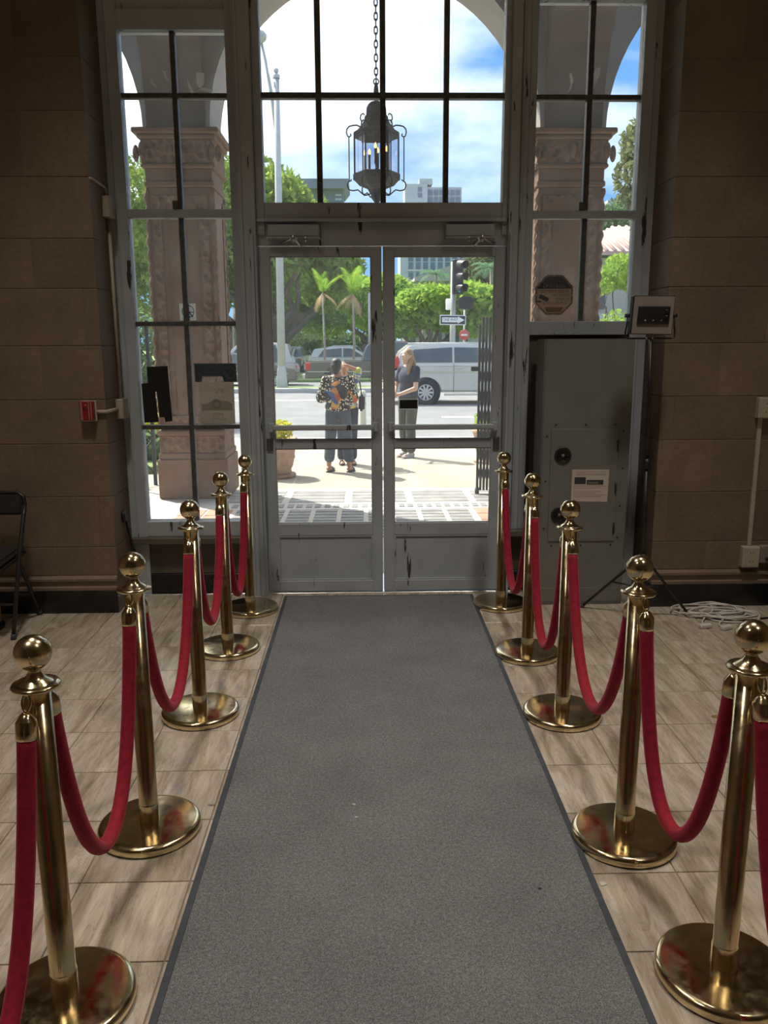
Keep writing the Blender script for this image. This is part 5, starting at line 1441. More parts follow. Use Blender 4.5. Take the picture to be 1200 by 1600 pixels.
b4 = building('white high rise behind the dark tree in the right window', 50, 68, 200, 14, 31.4, MT['white_wall'], MT['tower_glass'], 8, 8, 19.5, 31.0, (0.6, 0.55))
MB().box(57.0, 61.0, 201, 208, 31.4, 34.2).build('roof_house', MT['white_wall'], b4)
# tile roofed house in the right window
hs = T('tile_roofed_house', 'cream house with clay tile roof in the right side window', 'house', (11.4, 35, RZ))
MB().box(8.4, 15.0, 35, 42, RZ, 5.05).build('walls', MT['cream_wall'], hs)
MB().box(8.3, 15.1, 34.6, 35.0, 2.2, 2.3).build('string_course', MT['white_wall'], hs)
MB().box(8.4, 15.0, 33.0, 33.2, RZ, 2.75).build('garden_wall', MT['white_wall'], hs)
rf = MB().add([(8.0, 34.3, 5.1), (15.4, 34.3, 5.1), (15.4, 38.5, 6.6), (11.2, 38.5, 6.6), (8.0, 34.3, 5.25), (15.4, 34.3, 5.25), (15.4, 38.5, 6.75), (11.2, 38.5, 6.75), (8.0, 42.5, 5.1), (8.0, 42.5, 5.25)],
              [(0, 1, 2, 3), (7, 6, 5, 4), (0, 4, 5, 1), (0, 3, 8), (4, 9, 7), (0, 8, 9, 4)]).build('roof', MT['roof_tile'], hs)
for k in range(22):
    x = 8.15 + k * 0.33
    k0 = min(1.0, (x - 8.0) / 3.2)
    MB().tube([(x, 34.25, 5.24), (x, 34.25 + 4.2 * k0, 5.24 + 1.5 * k0)], 0.075, 6).build('roof_tile_row', MT['roof_tile'], rf)
MB().tube([(8.9, 34.7, 4.9), (8.9, 34.55, 4.2), (8.75, 34.5, 3.7)], 0.05, 6).build('downpipe', MT['bark'], hs)
MB().box(9.3, 10.0, 34.95, 35.0, 3.0, 4.3).build('window', MT['dark_window'], hs)
MB().box(11.2, 11.9, 34.95, 35.0, 3.0, 4.3).build('window', MT['dark_window'], hs)

# ------------------------------------------------------------------ street furniture
MT['lamp_conc'] = mat('pale_lamp_post', (0.50, 0.49, 0.44), 0.7, var=0.08, vs=4)
sl = T('street_lamp', 'tall curved arm street lamp on a pale concrete base in the left door glass', 'street lamp', (-3.2, 32, 0.0))
MB().lathe([(0.28, 0.0), (0.27, 0.25), (0.23, 0.66), (0.19, 0.75), (0.19, 0.83), (0, 0.83)], (-3.2, 32, 0), 4, smooth=False, phase=math.pi / 4).build('base', MT['lamp_conc'], sl, bevel=0.02)
MB().cyl((-3.2, 32, 0.82), (-3.09, 32, 11.0), 0.155, 0.105, 12).build('pole', MT['lamp_conc'], sl)
MB().sphere((-3.09, 32, 11.22), 0.095, 10, 8).build('finial', MT['lamp_conc'], sl)
MB().lathe([(0.13, 10.95), (0.14, 11.05), (0.05, 11.14), (0, 11.14)], (-3.09, 32, 0), 10).build('cap', MT['lamp_conc'], sl)
MB().tube([(-3.16, 32, 9.1), (-3.26, 32, 10.1), (-3.35, 32, 10.8), (-3.46, 32, 11.55), (-3.58, 32, 12.1)], 0.05, 8).build('arm', MT['lamp_conc'], sl)
MB().tube([(-3.13, 32, 9.4), (-3.23, 32, 10.35), (-3.37, 32, 11.1)], 0.037, 8).build('arm_brace', MT['lamp_conc'], sl)
MB().sphere((-3.65, 31.9, 12.3), (0.28, 0.34, 0.21), 14, 8).build('lamp_head', MT['lamp_conc'], sl)

TX, TY = 3.32, 31.7
ts = T('traffic_signal', 'black traffic signal on a pole beyond the white minivan', 'traffic signal', (TX, TY, 0.0))
MB().cyl((TX, TY, 0.0), (TX, TY, 4.6), 0.115, 0.09, 12).build('pole', MT['lamp_conc'], ts)
MB().lathe([(0.22, 0.0), (0.22, 0.12), (0.13, 0.2)], (TX, TY, 0), 12).build('pole_base', MT['lamp_conc'], ts)
sh_ = MB().box(TX - 0.06, TX + 0.33, TY - 0.48, TY - 0.12, 3.42, 4.66).build('signal_head', MT['black'], ts, bevel=0.03)
MT['green_lens'] = mat('green_signal_lens', (0.02, 0.42, 0.36), 0.3, var=0.05, emit=0.5)
MT['dim_lens'] = mat('unlit_signal_lens', (0.05, 0.03, 0.02), 0.3, var=0.1)
for i, z in enumerate((4.45, 4.04, 3.63)):
    MB().lathe([(0.0, 0.0), (0.155, 0.0)], (TX + 0.20, TY - 0.49, z), 18, axis=(0.55, -0.83, 0)).build('lens', MT['green_lens'] if i == 2 else MT['dim_lens'], sh_)
    ax = Vector((0.55, -0.83, -0.12)).normalized()
    c0 = Vector((TX + 0.18, TY - 0.46, z)); vz, fz = [], []
    sd_ = ax.cross(Vector((0, 0, 1))).normalized(); up_ = sd_.cross(ax).normalized()
    for k in range(15):
        a = math.radians(-35 + 250 * k / 14)
        o_ = sd_ * math.cos(a) * 0.18 + up_ * math.sin(a) * 0.18
        vz += [c0 + o_, c0 + o_ + ax * (0.27 + 0.10 * max(0, math.sin(a)))]
    for k in range(14): fz.append((2 * k, 2 * k + 1, 2 * k + 3, 2 * k + 2))
    MB().add(vz, fz, True).build('visor', MT['black'], sh_)
MB().box(TX - 0.04, TX + 0.06, TY - 0.16, TY, 4.40, 4.50).build('bracket', MT['black'], ts)
MB().box(TX - 0.04, TX + 0.06, TY - 0.16, TY, 3.50, 3.60).build('bracket', MT['black'], ts)
MB().prism([(TX + 0.15, 2.90), (TX + 0.57, 2.84), (TX + 0.70, 2.94), (TX + 0.70, 3.23), (TX + 0.57, 3.33), (TX + 0.27, 3.33), (TX + 0.15, 3.23)], TY - 0.50, TY - 0.14).build('walk_signal_box', MT['black'], ts, bevel=0.015)
MB().box(TX - 0.27, TX - 0.09, TY - 0.25, TY + 0.05, 2.87, 3.27).build('rear_signal_box', MT['film_pale'], ts, bevel=0.015)
sg = T('one_way_sign', 'black and white ONE WAY arrow sign on the signal pole', 'sign', (TX - 0.02, TY - 0.2, 2.48))
sy_ = TY - 0.20
MB().prism([(TX - 0.51, 2.32), (TX + 0.47, 2.30), (TX + 0.48, 2.66), (TX - 0.50, 2.68)], sy_, sy_ + 0.02).build('plate', MT['road_paint'], sg, bevel=0.006)
MB().prism([(TX - 0.48, 2.35), (TX + 0.44, 2.33), (TX + 0.45, 2.63), (TX - 0.475, 2.65)], sy_ - 0.006, sy_ - 0.001).build('black_field', MT['ink'], sg)
MB().prism([(TX - 0.42, 2.415), (TX + 0.17, 2.405), (TX + 0.17, 2.36), (TX + 0.42, 2.485), (TX + 0.175, 2.62), (TX + 0.175, 2.58), (TX - 0.42, 2.59)], sy_ - 0.012, sy_ - 0.0065).build('arrow', MT['road_paint'], sg)
q = MB(); add_text(q, 'ONE WAY', 0.15, TX - 0.115, sy_ - 0.0135, 2.498, False, 0.56); q.build('lettering', MT['ink'], sg, fix=False)
pr_ = T('no_entry_sign', 'small red roundel sign on a thin post behind the signal', 'sign', (3.83, 32.3, RZ + 0.16))
MB().cyl((3.83, 32.3, RZ + 0.16), (3.83, 32.3, 2.9), 0.035, n=8).build('post', MT['lamp_conc'], pr_)
MB().lathe([(0, 0), (0.20, 0), (0.20, 0.02), (0, 0.02)], (3.83, 32.26, 1.95), 20, axis=(0, -1, 0)).build('roundel', mat('red_sign_face', (0.62, 0.10, 0.09), 0.5), pr_)
MB().box(3.71, 3.95, 32.22, 32.238, 1.915, 1.985).build('bar', MT['road_paint'], pr_)
MB().box(3.68, 3.98, 32.24, 32.27, 1.45, 1.68).build('supplement_plate', MT['road_paint'], pr_)
bo = T('bollard', 'pale yellow banded bollard at the kerb beside the mullion', 'bollard', (-0.06, 18.0, RZ))
MB().lathe([(0.075, RZ), (0.07, 0.45), (0.072, 0.60), (0.06, 0.64), (0, 0.65)], (-0.06, 18.0, 0), 14).build('post', mat('pale_yellow_plastic', (0.72, 0.68, 0.48), 0.6), bo)
for z in (0.33, 0.50):
    MB().lathe([(0.074, z), (0.076, z + 0.005), (0.076, z + 0.075), (0.074, z + 0.08)], (-0.06, 18.0, 0), 14).build('band', MT['lamp_conc'], bo)
tpo = T('slender_post', 'slender pale post by the street lamp in the left door glass', 'post', (0.25, 44, RZ + 0.08))
MB().cyl((0.25, 44, RZ + 0.08), (0.25, 44, 4.2), 0.09, 0.07, 10).build('shaft', MT['lamp_conc'], tpo)
MB().lathe([(0.16, RZ + 0.08), (0.16, 0.10), (0.09, 0.2)], (0.25, 44, 0), 10).build('foot', MT['lamp_conc'], tpo)

# planter pots
MT['pot'] = mat('weathered_clay_pot', (0.50, 0.33, 0.22), 0.85, var=0.22, vs=9, bmp=0.4, bs=25)
def pot(x, y, s_, label, lm, seed):
    t = T('planter_pot', label, 'planter', (x, y, SZ), 'clay planter pots on the sidewalk')
    pr2 = [(0.0, 0.0), (0.20, 0.0), (0.21, 0.02), (0.205, 0.06), (0.225, 0.09), (0.25, 0.20), (0.262, 0.21), (0.262, 0.235), (0.255, 0.245), (0.27, 0.36), (0.285, 0.40), (0.30, 0.42), (0.30, 0.47), (0.285, 0.48), (0.27, 0.45), (0.0, 0.44)]
    MB().lathe([(r_ * s_, 0.05 * s_ + z_ * s_ + SZ) for r_, z_ in pr2], (x, y, 0), 28).build('bowl', MT['pot'], t)
    MB().lathe([(0.0, SZ), (0.26 * s_, SZ), (0.27 * s_, SZ + 0.03 * s_), (0.26 * s_, SZ + 0.05 * s_), (0.0, SZ + 0.05 * s_)], (x, y, 0), 24).build('saucer', MT['pot'], t)
    top = SZ + 0.52 * s_
    st_ = MB()
    for k in range(5):
        a = k * 1.26
        st_.tube([(x, y, top - 0.05), (x + 0.1 * s_ * math.cos(a), y + 0.1 * s_ * math.sin(a), top + 0.12)], 0.008, 5)
    st_.build('stems', MT['bark'], t)
    crown('foliage', t, [E3(x, y, top + 0.11, 0.26 * s_, 0.26 * s_, 0.13), E3(x + 0.08, y, top + 0.14, 0.15, 0.15, 0.10), E3(x - 0.1, y, top + 0.15, 0.15, 0.15, 0.10)], 1100, 0.035, lm, seed)
pot(-1.20, 10.9, 0.98, 'weathered clay planter with yellow green plant at the left door edge', MT['leaf_yellow'], 51)
pot(1.86, 12.1, 0.95, 'clay planter partly hidden behind the folding gate', MT['leaf_bright'], 52)

# ================================================================== VEHICLES
def carpaint(name, c, rough=0.3, metal=0.0):
    return mat(name, c, rough, metal, var=0.04, vs=2, coat=0.6)
MT['car_white'] = carpaint('white_car_paint', (0.62, 0.59, 0.52))
MT['car_grey'] = carpaint('grey_brown_car_paint', (0.135, 0.115, 0.10))
MT['car_silver'] = carpaint('silver_car_paint', (0.48, 0.50, 0.52))
MT['car_blue'] = carpaint('slate_blue_car_paint', (0.17, 0.22, 0.28))
MT['car_glass'] = mat('tinted_car_glass', (0.10, 0.115, 0.11), 0.08, var=0.15, vs=2)
MT['tyre'] = mat('tyre_rubber', (0.03, 0.03, 0.03), 0.8, var=0.2)
MT['rim'] = mat('alloy_rim', (0.60, 0.61, 0.62), 0.35, 0.6, var=0.1)
MT['red_lamp'] = mat('red_tail_lamp', (0.62, 0.06, 0.05), 0.25, var=0.1)
MT['plate'] = mat('number_plate', (0.75, 0.74, 0.66), 0.5, var=0.05)

def vehicle(name, label, cat, loc, rotz, paint, L, W, body, cabin, sills, wheels, wr, glass, belt, group=None, extra=None):
    """side profile built along +X (front), extruded across the width; body/cabin are XZ outlines"""
    t = T(name, label, cat, (0, 0, 0), group)
    bm_ = MB().prism(body, -W / 2, W / 2)
    bo_ = bm_.build('body', paint, t, bevel=0.05, segs=3)
    cb = MB()
    n_ = len(cabin); tz = max(p[1] for p in cabin); bz = min(p[1] for p in cabin)
    def inset(z): return W / 2 - 0.02 - 0.20 * (z - bz) / (tz - bz)
    vs_ = [(x, -inset(z), z) for x, z in cabin] + [(x, inset(z), z) for x, z in cabin]
    fs_ = [tuple(range(n_)), tuple(reversed(range(n_, 2 * n_)))] + [(i, n_ + i, n_ + (i + 1) % n_, (i + 1) % n_) for i in range(n_)]
    cb.add(vs_, fs_)
    cb.build('cabin', paint, t, bevel=0.045, segs=3)
    for sgn in (-1, 1):
        for gp in glass:
            vg = [(x, sgn * (inset(z) + 0.012), z) for x, z in gp]
            vi = [(x, sgn * (inset(z) - 0.01), z) for x, z in gp]
            m_ = len(gp)
            MB().add(vg + vi, [tuple(range(m_)), tuple(reversed(range(m_, 2 * m_)))] + [(i, m_ + i, m_ + (i + 1) % m_, (i + 1) % m_) for i in range(m_)]).build('side_window', MT['car_glass'], t)
        MB().box(belt[0], belt[1], sgn * (W / 2 + 0.004) - 0.006, sgn * (W / 2 + 0.004) + 0.006, belt[2], belt[2] + 0.03).build('side_trim', MT['steel'], t)
        for x in sills:
            MB().box(x - 0.006, x + 0.006, sgn * (W / 2 - 0.0) - 0.004, sgn * (W / 2) + 0.003, 0.36, belt[2] + 0.25).build('door_seam', MT['black'], t)
            MB().box(x + 0.08, x + 0.28, sgn * (W / 2 + 0.02) - 0.012, sgn * (W / 2 + 0.02) + 0.012, belt[2] + 0.12, belt[2] + 0.16).build('door_handle', paint, t, bevel=0.006)
        for x in wheels:
            ax = (0, sgn, 0); y0 = sgn * (W / 2 - 0.20)
            MB().lathe([(wr + 0.075, 0), (wr + 0.075, 0.206), (0, 0.206)], (x, y0, wr), 28, axis=ax).build('wheel_arch', MT['black'], t)
            wh = MB().lathe([(wr * 0.62, 0.20), (wr * 0.66, 0.225), (wr * 0.96, 0.225), (wr, 0.20), (wr, 0.03), (0, 0.0)], (x, y0, wr), 28, axis=ax).build('wheel', MT['tyre'], t)
            MB().lathe([(wr * 0.66, 0.222), (wr * 0.62, 0.232), (wr * 0.58, 0.215), (0.0, 0.212)], (x, y0, wr), 28, axis=ax).build('rim_dish', MT['black'], wh)
            for k in range(10):
                a = 2 * math.pi * k / 10
                MB().obox((x + wr * 0.33 * math.cos(a), y0 + sgn * 0.226, wr + wr * 0.33 * math.sin(a)), (wr * 0.58, 0.02, 0.055), (0, -a, 0)).build('spoke', MT['rim'], wh)
            MB().lathe([(wr * 0.14, 0.24), (wr * 0.10, 0.245), (0, 0.245)], (x, y0, wr), 14, axis=ax).build('hub_cap', MT['rim'], wh)
            rg = [(x + wr * 0.62 * math.cos(2 * math.pi * i / 28), y0 + sgn * 0.228, wr + wr * 0.62 * math.sin(2 * math.pi * i / 28)) for i in range(28)]
            MB().tube(rg, 0.014, 6, closed=True).build('rim_ring', MT['rim'], wh)
    if extra: extra(t)
    t.location = loc; t.rotation_euler = (0, 0, rotz)
    return t

def arches(pts, wheels, r, zb):
    """bottom edge with wheel arch cut-outs, running from front to rear"""
    out = []
    for x in sorted(wheels, reverse=True):
        out += [(x + r * math.cos(math.radians(a)), max(zb, 0.36 + r * math.sin(math.radians(a)))) for a in range(-10, 191, 20)]
    return pts + out

# white minivan side-on, nose to the right
def van_extra(t):
    for sgn in (-1, 1):
        MB().prism([(-2.42, 1.00), (-2.30, 1.02), (-2.22, 1.25), (-2.28, 1.45), (-2.44, 1.30)], sgn * 0.93 - 0.05, sgn * 0.93 + 0.05).build('tail_lamp', MT['red_lamp'], t, bevel=0.01)
        MB().tube([(-1.9, sgn * 0.72, 1.80), (0.9, sgn * 0.72, 1.81)], 0.018, 6).build('roof_rail', MT['car_silver'], t)
        MB().box(-0.9, 1.3, sgn * 0.985 - 0.012, sgn * 0.985 + 0.012, 0.27, 0.33).build('sill_strip', MT['steel'], t)
    MB().obox((-2.36, 0, 1.42), (0.06, 1.5, 0.5), (0, -0.35, 0)).build('rear_window', MT['car_glass'], t, bevel=0.01)
    MB().box(-2.60, -2.50, -0.85, 0.85, 0.40, 0.62).build('rear_bumper', MT['car_white'], t, bevel=0.03)
    MB().obox((2.42, 0, 0.80), (0.12, 1.7, 0.12)).build('head_lamps', MT['plate'], t, bevel=0.03)
wv = [-1.45, 1.62]
vb = arches([(2.57, 0.45), (2.58, 0.75), (2.40, 0.96), (1.5, 1.12), (-2.30, 1.16), (-2.50, 1.05), (-2.56, 0.70), (-2.54, 0.36)][::1], [], 0, 0)
vb = [(-2.54, 0.36), (-2.56, 0.70), (-2.50, 1.05), (-2.30, 1.16), (1.5, 1.14), (2.40, 0.96), (2.58, 0.75), (2.57, 0.32)]
for x in (1.62, -1.45):
    vb += [(x + 0.43 * math.cos(math.radians(a)), 0.34 + 0.43 * math.sin(math.radians(a))) for a in range(5, 176, 17)]
vehicle('minivan', 'white minivan standing side-on in the street', 'car', (3.25, 25.6, RZ), 0.0, MT['car_white'], 5.1, 1.96, vb,
        [(-2.42, 1.10), (-2.22, 1.55), (-1.95, 1.76), (-0.8, 1.84), (0.5, 1.80), (1.05, 1.62), (1.75, 1.10)],
        [-0.62, 0.55], wv, 0.365,
        [[(-1.95, 1.24), (-1.98, 1.34), (-1.80, 1.62), (-0.66, 1.68), (-0.66, 1.24)], [(-0.60, 1.24), (-0.60, 1.68), (0.42, 1.66), (0.50, 1.24)], [(0.56, 1.24), (0.50, 1.64), (0.95, 1.52), (1.35, 1.24)]],
        (-2.2, 2.2, 0.95), extra=van_extra)

# grey pickup, tail to the left
def truck_extra(t):
    MB().box(-2.95, -0.75, -0.86, 0.86, 0.62, 1.06).build('bed_floor', MT['black'], t)
    for sgn in (-1, 1):
        MB().box(-2.99, -2.78, sgn * 0.94 - 0.05, sgn * 0.94 + 0.05, 0.78, 1.06).build('tail_lamp', MT['red_lamp'], t, bevel=0.015)
        MB().box(-0.2, 1.6, sgn * 0.98 - 0.05, sgn * 0.98 + 0.05, 0.32, 0.38).build('running_board', MT['steel'], t, bevel=0.01)
    MB().box(-3.12, -2.99, -0.85, 0.85, 0.42, 0.62).build('rear_bumper', MT['steel'], t, bevel=0.02)
    MB().box(-3.14, -3.12, -0.20, 0.20, 0.46, 0.60).build('number_plate', MT['plate'], t)
    MB().obox((2.82, 0, 0.85), (0.1, 1.7, 0.14)).build('head_lamps', MT['plate'], t, bevel=0.03)
tb_ = [(-3.0, 0.45), (-3.0, 1.12), (-0.40, 1.16), (1.7, 1.16), (2.7, 1.08), (2.92, 0.90), (2.90, 0.40)]
for x in (1.90, -1.80):
    tb_ += [(x + 0.47 * math.cos(math.radians(a)), 0.42 + 0.47 * math.sin(math.radians(a))) for a in range(5, 176, 17)]
vehicle('pickup_truck', 'grey brown pickup truck behind the two people in the left door glass', 'truck', (0.62, 34.0, RZ), 0.0, MT['car_grey'], 5.9, 1.94, tb_,
        [(-0.80, 1.12), (-0.62, 1.66), (-0.40, 1.90), (1.0, 1.90), (1.30, 1.76), (2.05, 1.12)], [-0.45, 0.65], [-1.80, 1.90], 0.40,
        [[(-0.66, 1.22), (-0.50, 1.70), (-0.34, 1.78), (0.35, 1.80), (0.35, 1.22)], [(0.42, 1.22), (0.42, 1.80), (1.0, 1.80), (1.25, 1.68), (1.80, 1.22)]],
        (-2.9, 2.7, 0.70), extra=truck_extra)

def sedan(label, loc, rotz, paint, tall=0.0, name='parked_car', group='parked cars beyond the street'):
    def ex(t):
        for sgn in (-1, 1):
            MB().box(-2.27, -2.10, sgn * 0.78 - 0.10, sgn * 0.78 + 0.10, 0.72, 0.86).build('tail_lamp', MT['red_lamp'], t, bevel=0.015)
        MB().box(-2.30, -2.27, -0.26, 0.26, 0.52, 0.64).build('number_plate', MT['plate'], t)
        MB().obox((-1.78 - 0.25 * (tall > 0), 0, 1.16 + tall * 0.6), (0.05, 1.25, 0.42), (0, -0.75 + tall, 0)).build('rear_window', MT['car_glass'], t, bevel=0.01)
    b_ = [(-2.25, 0.40), (-2.28, 0.80), (-2.10, 0.98), (1.3, 0.98), (2.15, 0.80), (2.28, 0.62), (2.25, 0.34)]
    for x in (1.38, -1.36):
        b_ += [(x + 0.38 * math.cos(math.radians(a)), 0.32 + 0.38 * math.sin(math.radians(a))) for a in range(5, 176, 17)]
    return vehicle(name, label, 'car', loc, rotz, paint, 4.5, 1.80, b_,
                   [(-2.1 + 0.0, 0.95), (-1.50 - 0.35 * (tall > 0), 1.34 + tall), (-0.8, 1.46 + tall), (0.2, 1.44 + tall), (1.25, 0.95)], [-0.3, 0.7], [-1.36, 1.38], 0.325,
                   [[(-1.65, 1.02), (-1.35, 1.30 + tall), (-0.35, 1.38 + tall), (-0.35, 1.02)], [(-0.28, 1.02), (-0.28, 1.38 + tall), (0.15, 1.36 + tall), (0.85, 1.02)]],
                   (-2.0, 1.9, 0.62), group=group, extra=ex)
sedan('dark grey car behind the street lamp base in the left door glass', (-5.0, 34.4, RZ), 0.0, MT['car_grey'], 0.0)
sedan('tall white utility vehicle behind the street lamp pole', (-5.25, 37.3, RZ), math.pi, MT['car_white'], 0.45)
sedan('white car showing over the pickup bed', (-0.9, 46.0, RZ + 0.08), 0.0, MT['car_white'], 0.10)
sedan('slate blue car parked far under the big tree', (-4.6, 53.0, RZ + 0.08), 1.5, MT['car_blue'], 0.1)
sedan('silver car parked far beside the slate blue car', (-1.2, 56, RZ + 0.08), 1.2, MT['car_silver'], 0.15)
sedan('dark car parked far under the right trees', (2.4, 60, RZ + 0.08), 0.1, MT['car_blue'], 0.1)
sedan('pale blue car far right behind the folding gate', (7.0, 58, RZ + 0.08), 0.2, MT['car_silver'], 0.3)

# background planting that closes the view over the park
tree('dark treetops at the far left of the park', (-11, 70, RZ), [(-13, 70, 7), (-9, 70, 8)], 0.5, [E3(-12, 70, 8, 4, 3, 3.5), E3(-7.5, 71, 6.0, 3.4, 3, 2.6), E3(-3.5, 72, 5.0, 3.0, 3, 2.2)], 11000, 0.26, MT['leaf_dark'], 61)
tree('leafy mass in the middle of the park behind the palms', (0, 84, RZ), [(-3, 84, 5), (3, 84, 5)], 0.5, [E3(-4, 84, 5.0, 4, 3, 2.6), E3(1.4, 85, 4.4, 3, 3, 2.0), E3(4.5, 86, 3.8, 3, 3, 1.6)], 11000, 0.26, MT['leaf'], 62)
tree('leafy mass behind the signal and the gate', (11, 78, RZ), [(9, 78, 5), (13, 78, 6)], 0.5, [E3(7.0, 78, 4.6, 2.2, 3, 1.6), E3(10.5, 78, 5.6, 3.2, 3, 2.6), E3(14.5, 79, 6, 3.4, 3, 3.2)], 10000, 0.26, MT['leaf_dark'], 63)
tree('tree at the transom foot left of the slab tower', (-9, 60, RZ), [(-10, 60, 12), (-7, 60, 12)], 0.5, [E3(-9.5, 60, 12.2, 2.8, 2.5, 1.7), E3(-6.4, 60, 11.9, 2.4, 2.5, 1.4), E3(-12.5, 60, 11.6, 2.8, 2.5, 2.0), E3(-8, 60, 9.5, 4, 2.5, 2)], 9000, 0.24, MT['leaf_bright'], 64)
tree('shrubby mass low behind the parked cars', (-4, 89, RZ), [(-6, 89, 2), (-1, 89, 2)], 0.3, [E3(-9, 89, 1.6, 5, 1.5, 1.6), E3(-1.5, 89, 1.4, 5, 1.5, 1.4)], 6000, 0.26, MT['leaf_dark'], 65)

# ================================================================== PEOPLE
def blob(caps, ells, voxel, name):
    """capsule chains and ellipsoids fused into one continuous skin"""
    mb = MB()
    for (p, q, r0, r1) in caps:
        p, q = Vector(p), Vector(q)
        mb.tube([p, p.lerp(q, .5), q], [r0, (r0 + r1) / 2, r1], 14, smooth=True)
        mb.sphere(p, r0, 14, 8); mb.sphere(q, r1, 14, 8)
    for e in ells:
        mb.sphere(e[0], e[1], 16, 10, e[2] if len(e) > 2 else None)
    me = mb.mesh(name + '_raw', [], fix=True)
    ob = bpy.data.objects.new('tmp', me); COL.objects.link(ob)
    md = ob.modifiers.new('r', 'REMESH'); md.mode = 'VOXEL'; md.voxel_size = voxel; md.use_smooth_shade = True
    ms = ob.modifiers.new('s', 'SMOOTH'); ms.iterations = 4; ms.factor = 0.5
    dg = bpy.context.evaluated_depsgraph_get()
    out = bpy.data.meshes.new_from_object(ob.evaluated_get(dg))
    bpy.data.objects.remove(ob); bpy.data.meshes.remove(me)
    out.name = name
    out.polygons.foreach_set('use_smooth', [True] * len(out.polygons))
    return out

def hand_caps(wrist, dirv, palm_n, thumb_side, curl=0.5):
    """palm plus five bent fingers; returns capsules and ellipsoids"""
    d = Vector(dirv).normalized(); nn = Vector(palm_n); nn = (nn - d * nn.dot(d)).normalized(); s_ = d.cross(nn).normalized() * thumb_side
    w_ = Vector(wrist); caps = []
    for k in (-1, -0.33, 0.33, 1):
        caps.append((w_ + s_ * k * 0.016, w_ + d * 0.085 + s_ * k * 0.030, 0.017, 0.013))
    for k, L in zip((1, 0.36, -0.33, -1), (0.070, 0.078, 0.072, 0.056)):
        b0 = w_ + d * 0.088 + s_ * k * 0.031
        k1 = b0 + (d * math.cos(curl * 0.5) + nn * math.sin(curl * 0.5)) * L * 0.5
        k2 = k1 + (d * math.cos(curl * 1.4) + nn * math.sin(curl * 1.4)) * L * 0.5
        caps += [(b0, k1, 0.0095, 0.0088), (k1, k2, 0.0088, 0.0075)]
    t0 = w_ + d * 0.03 + s_ * 0.028
    t1 = t0 + (d * 0.75 + s_ * 0.6 + nn * 0.25).normalized() * 0.042
    t2 = t1 + (d * 0.95 + s_ * 0.15 + nn * 0.3).normalized() * 0.032
    caps += [(t0, t1, 0.0125, 0.0105), (t1, t2, 0.0105, 0.0085)]
    return caps

def skinmat(name, c): 
    m_ = mat(name, c, 0.55, var=0.07, vs=25)
    m_.node_tree.nodes['Principled BSDF'].inputs['Subsurface Weight'].default_value = 0.08
    return m_
MT['skin_tan'] = skinmat('tan_skin', (0.50, 0.28, 0.19))
MT['skin_light'] = skinmat('light_skin', (0.66, 0.43, 0.32))
MT['hair_black'] = mat('black_hair', (0.022, 0.020, 0.020), 0.45, var=0.4, vs=60, bmp=0.5, bs=120)
MT['hair_blond'] = mat('blond_hair', (0.30, 0.19, 0.095), 0.5, var=0.3, vs=60, bmp=0.5, bs=120)
MT['denim'] = mat('blue_denim', (0.075, 0.10, 0.15), 0.85, var=0.25, vs=30)
MT['olive_cloth'] = mat('dark_olive_cotton', (0.07, 0.078, 0.062), 0.9, var=0.2, vs=20)
MT['navy_cloth'] = mat('navy_cotton', (0.035, 0.042, 0.075), 0.85, var=0.25, vs=14)
MT['shoe_grey'] = mat('grey_sneaker', (0.45, 0.43, 0.42), 0.7, var=0.15, vs=30)
MT['eye_white'] = mat('eye_white', (0.8, 0.78, 0.75), 0.3, var=0.02)
MT['eye_dark'] = mat('dark_iris', (0.04, 0.03, 0.025), 0.2, var=0.1)
MT['lip'] = mat('lip', (0.45, 0.17, 0.14), 0.5, var=0.05)
def printed(name, big, small_a, small_b, s1, s2, split):
    m, n, l, b = newmat(name)
    v = coords(n, l, kind='Object')
    vo = n.new('ShaderNodeTexVoronoi'); vo.inputs['Scale'].default_value = s1; l.new(v, vo.inputs['Vector'])
    sp_ = n.new('ShaderNodeSeparateColor'); l.new(vo.outputs['Color'], sp_.inputs[0])
    r = n.new('ShaderNodeValToRGB'); r.color_ramp.interpolation = 'CONSTANT'
    els = r.color_ramp.elements
    while len(els) < len(big): els.new(0.5)
    for i, (e, c) in enumerate(zip(els, big)): e.position = i / len(big); e.color = (*c, 1)
    l.new(sp_.outputs[0], r.inputs['Fac'])
    v2 = n.new('ShaderNodeTexVoronoi'); v2.inputs['Scale'].default_value = s2; l.new(v, v2.inputs['Vector'])
    small = ramp(n, l, v2.outputs['Distance'], [(0.36, small_a), (0.42, small_b)])
    msk = ramp(n, l, noise(n, l, v, 3.2, 1), [(split, 0.0), (split + 0.01, 1.0)])
    l.new(mix(n, l, msk, small, r.outputs[0]), b.inputs['Base Color'])
    b.inputs['Roughness'].default_value = 0.85
    return m
MT['shirt_print'] = printed('aloha_print', [(0.02, 0.02, 0.03), (0.62, 0.26, 0.07), (0.07, 0.12, 0.34), (0.70, 0.42, 0.10), (0.03, 0.05, 0.06), (0.52, 0.12, 0.06)], (0.80, 0.78, 0.66), (0.02, 0.02, 0.02), 9, 34, 0.50)
MT['shirt_bright'] = printed('bright_print', [(0.75, 0.55, 0.10), (0.10, 0.22, 0.55), (0.62, 0.60, 0.50), (0.45, 0.50, 0.12), (0.08, 0.14, 0.40), (0.80, 0.45, 0.15)], (0.75, 0.70, 0.4), (0.1, 0.25, 0.5), 11, 26, 0.42)

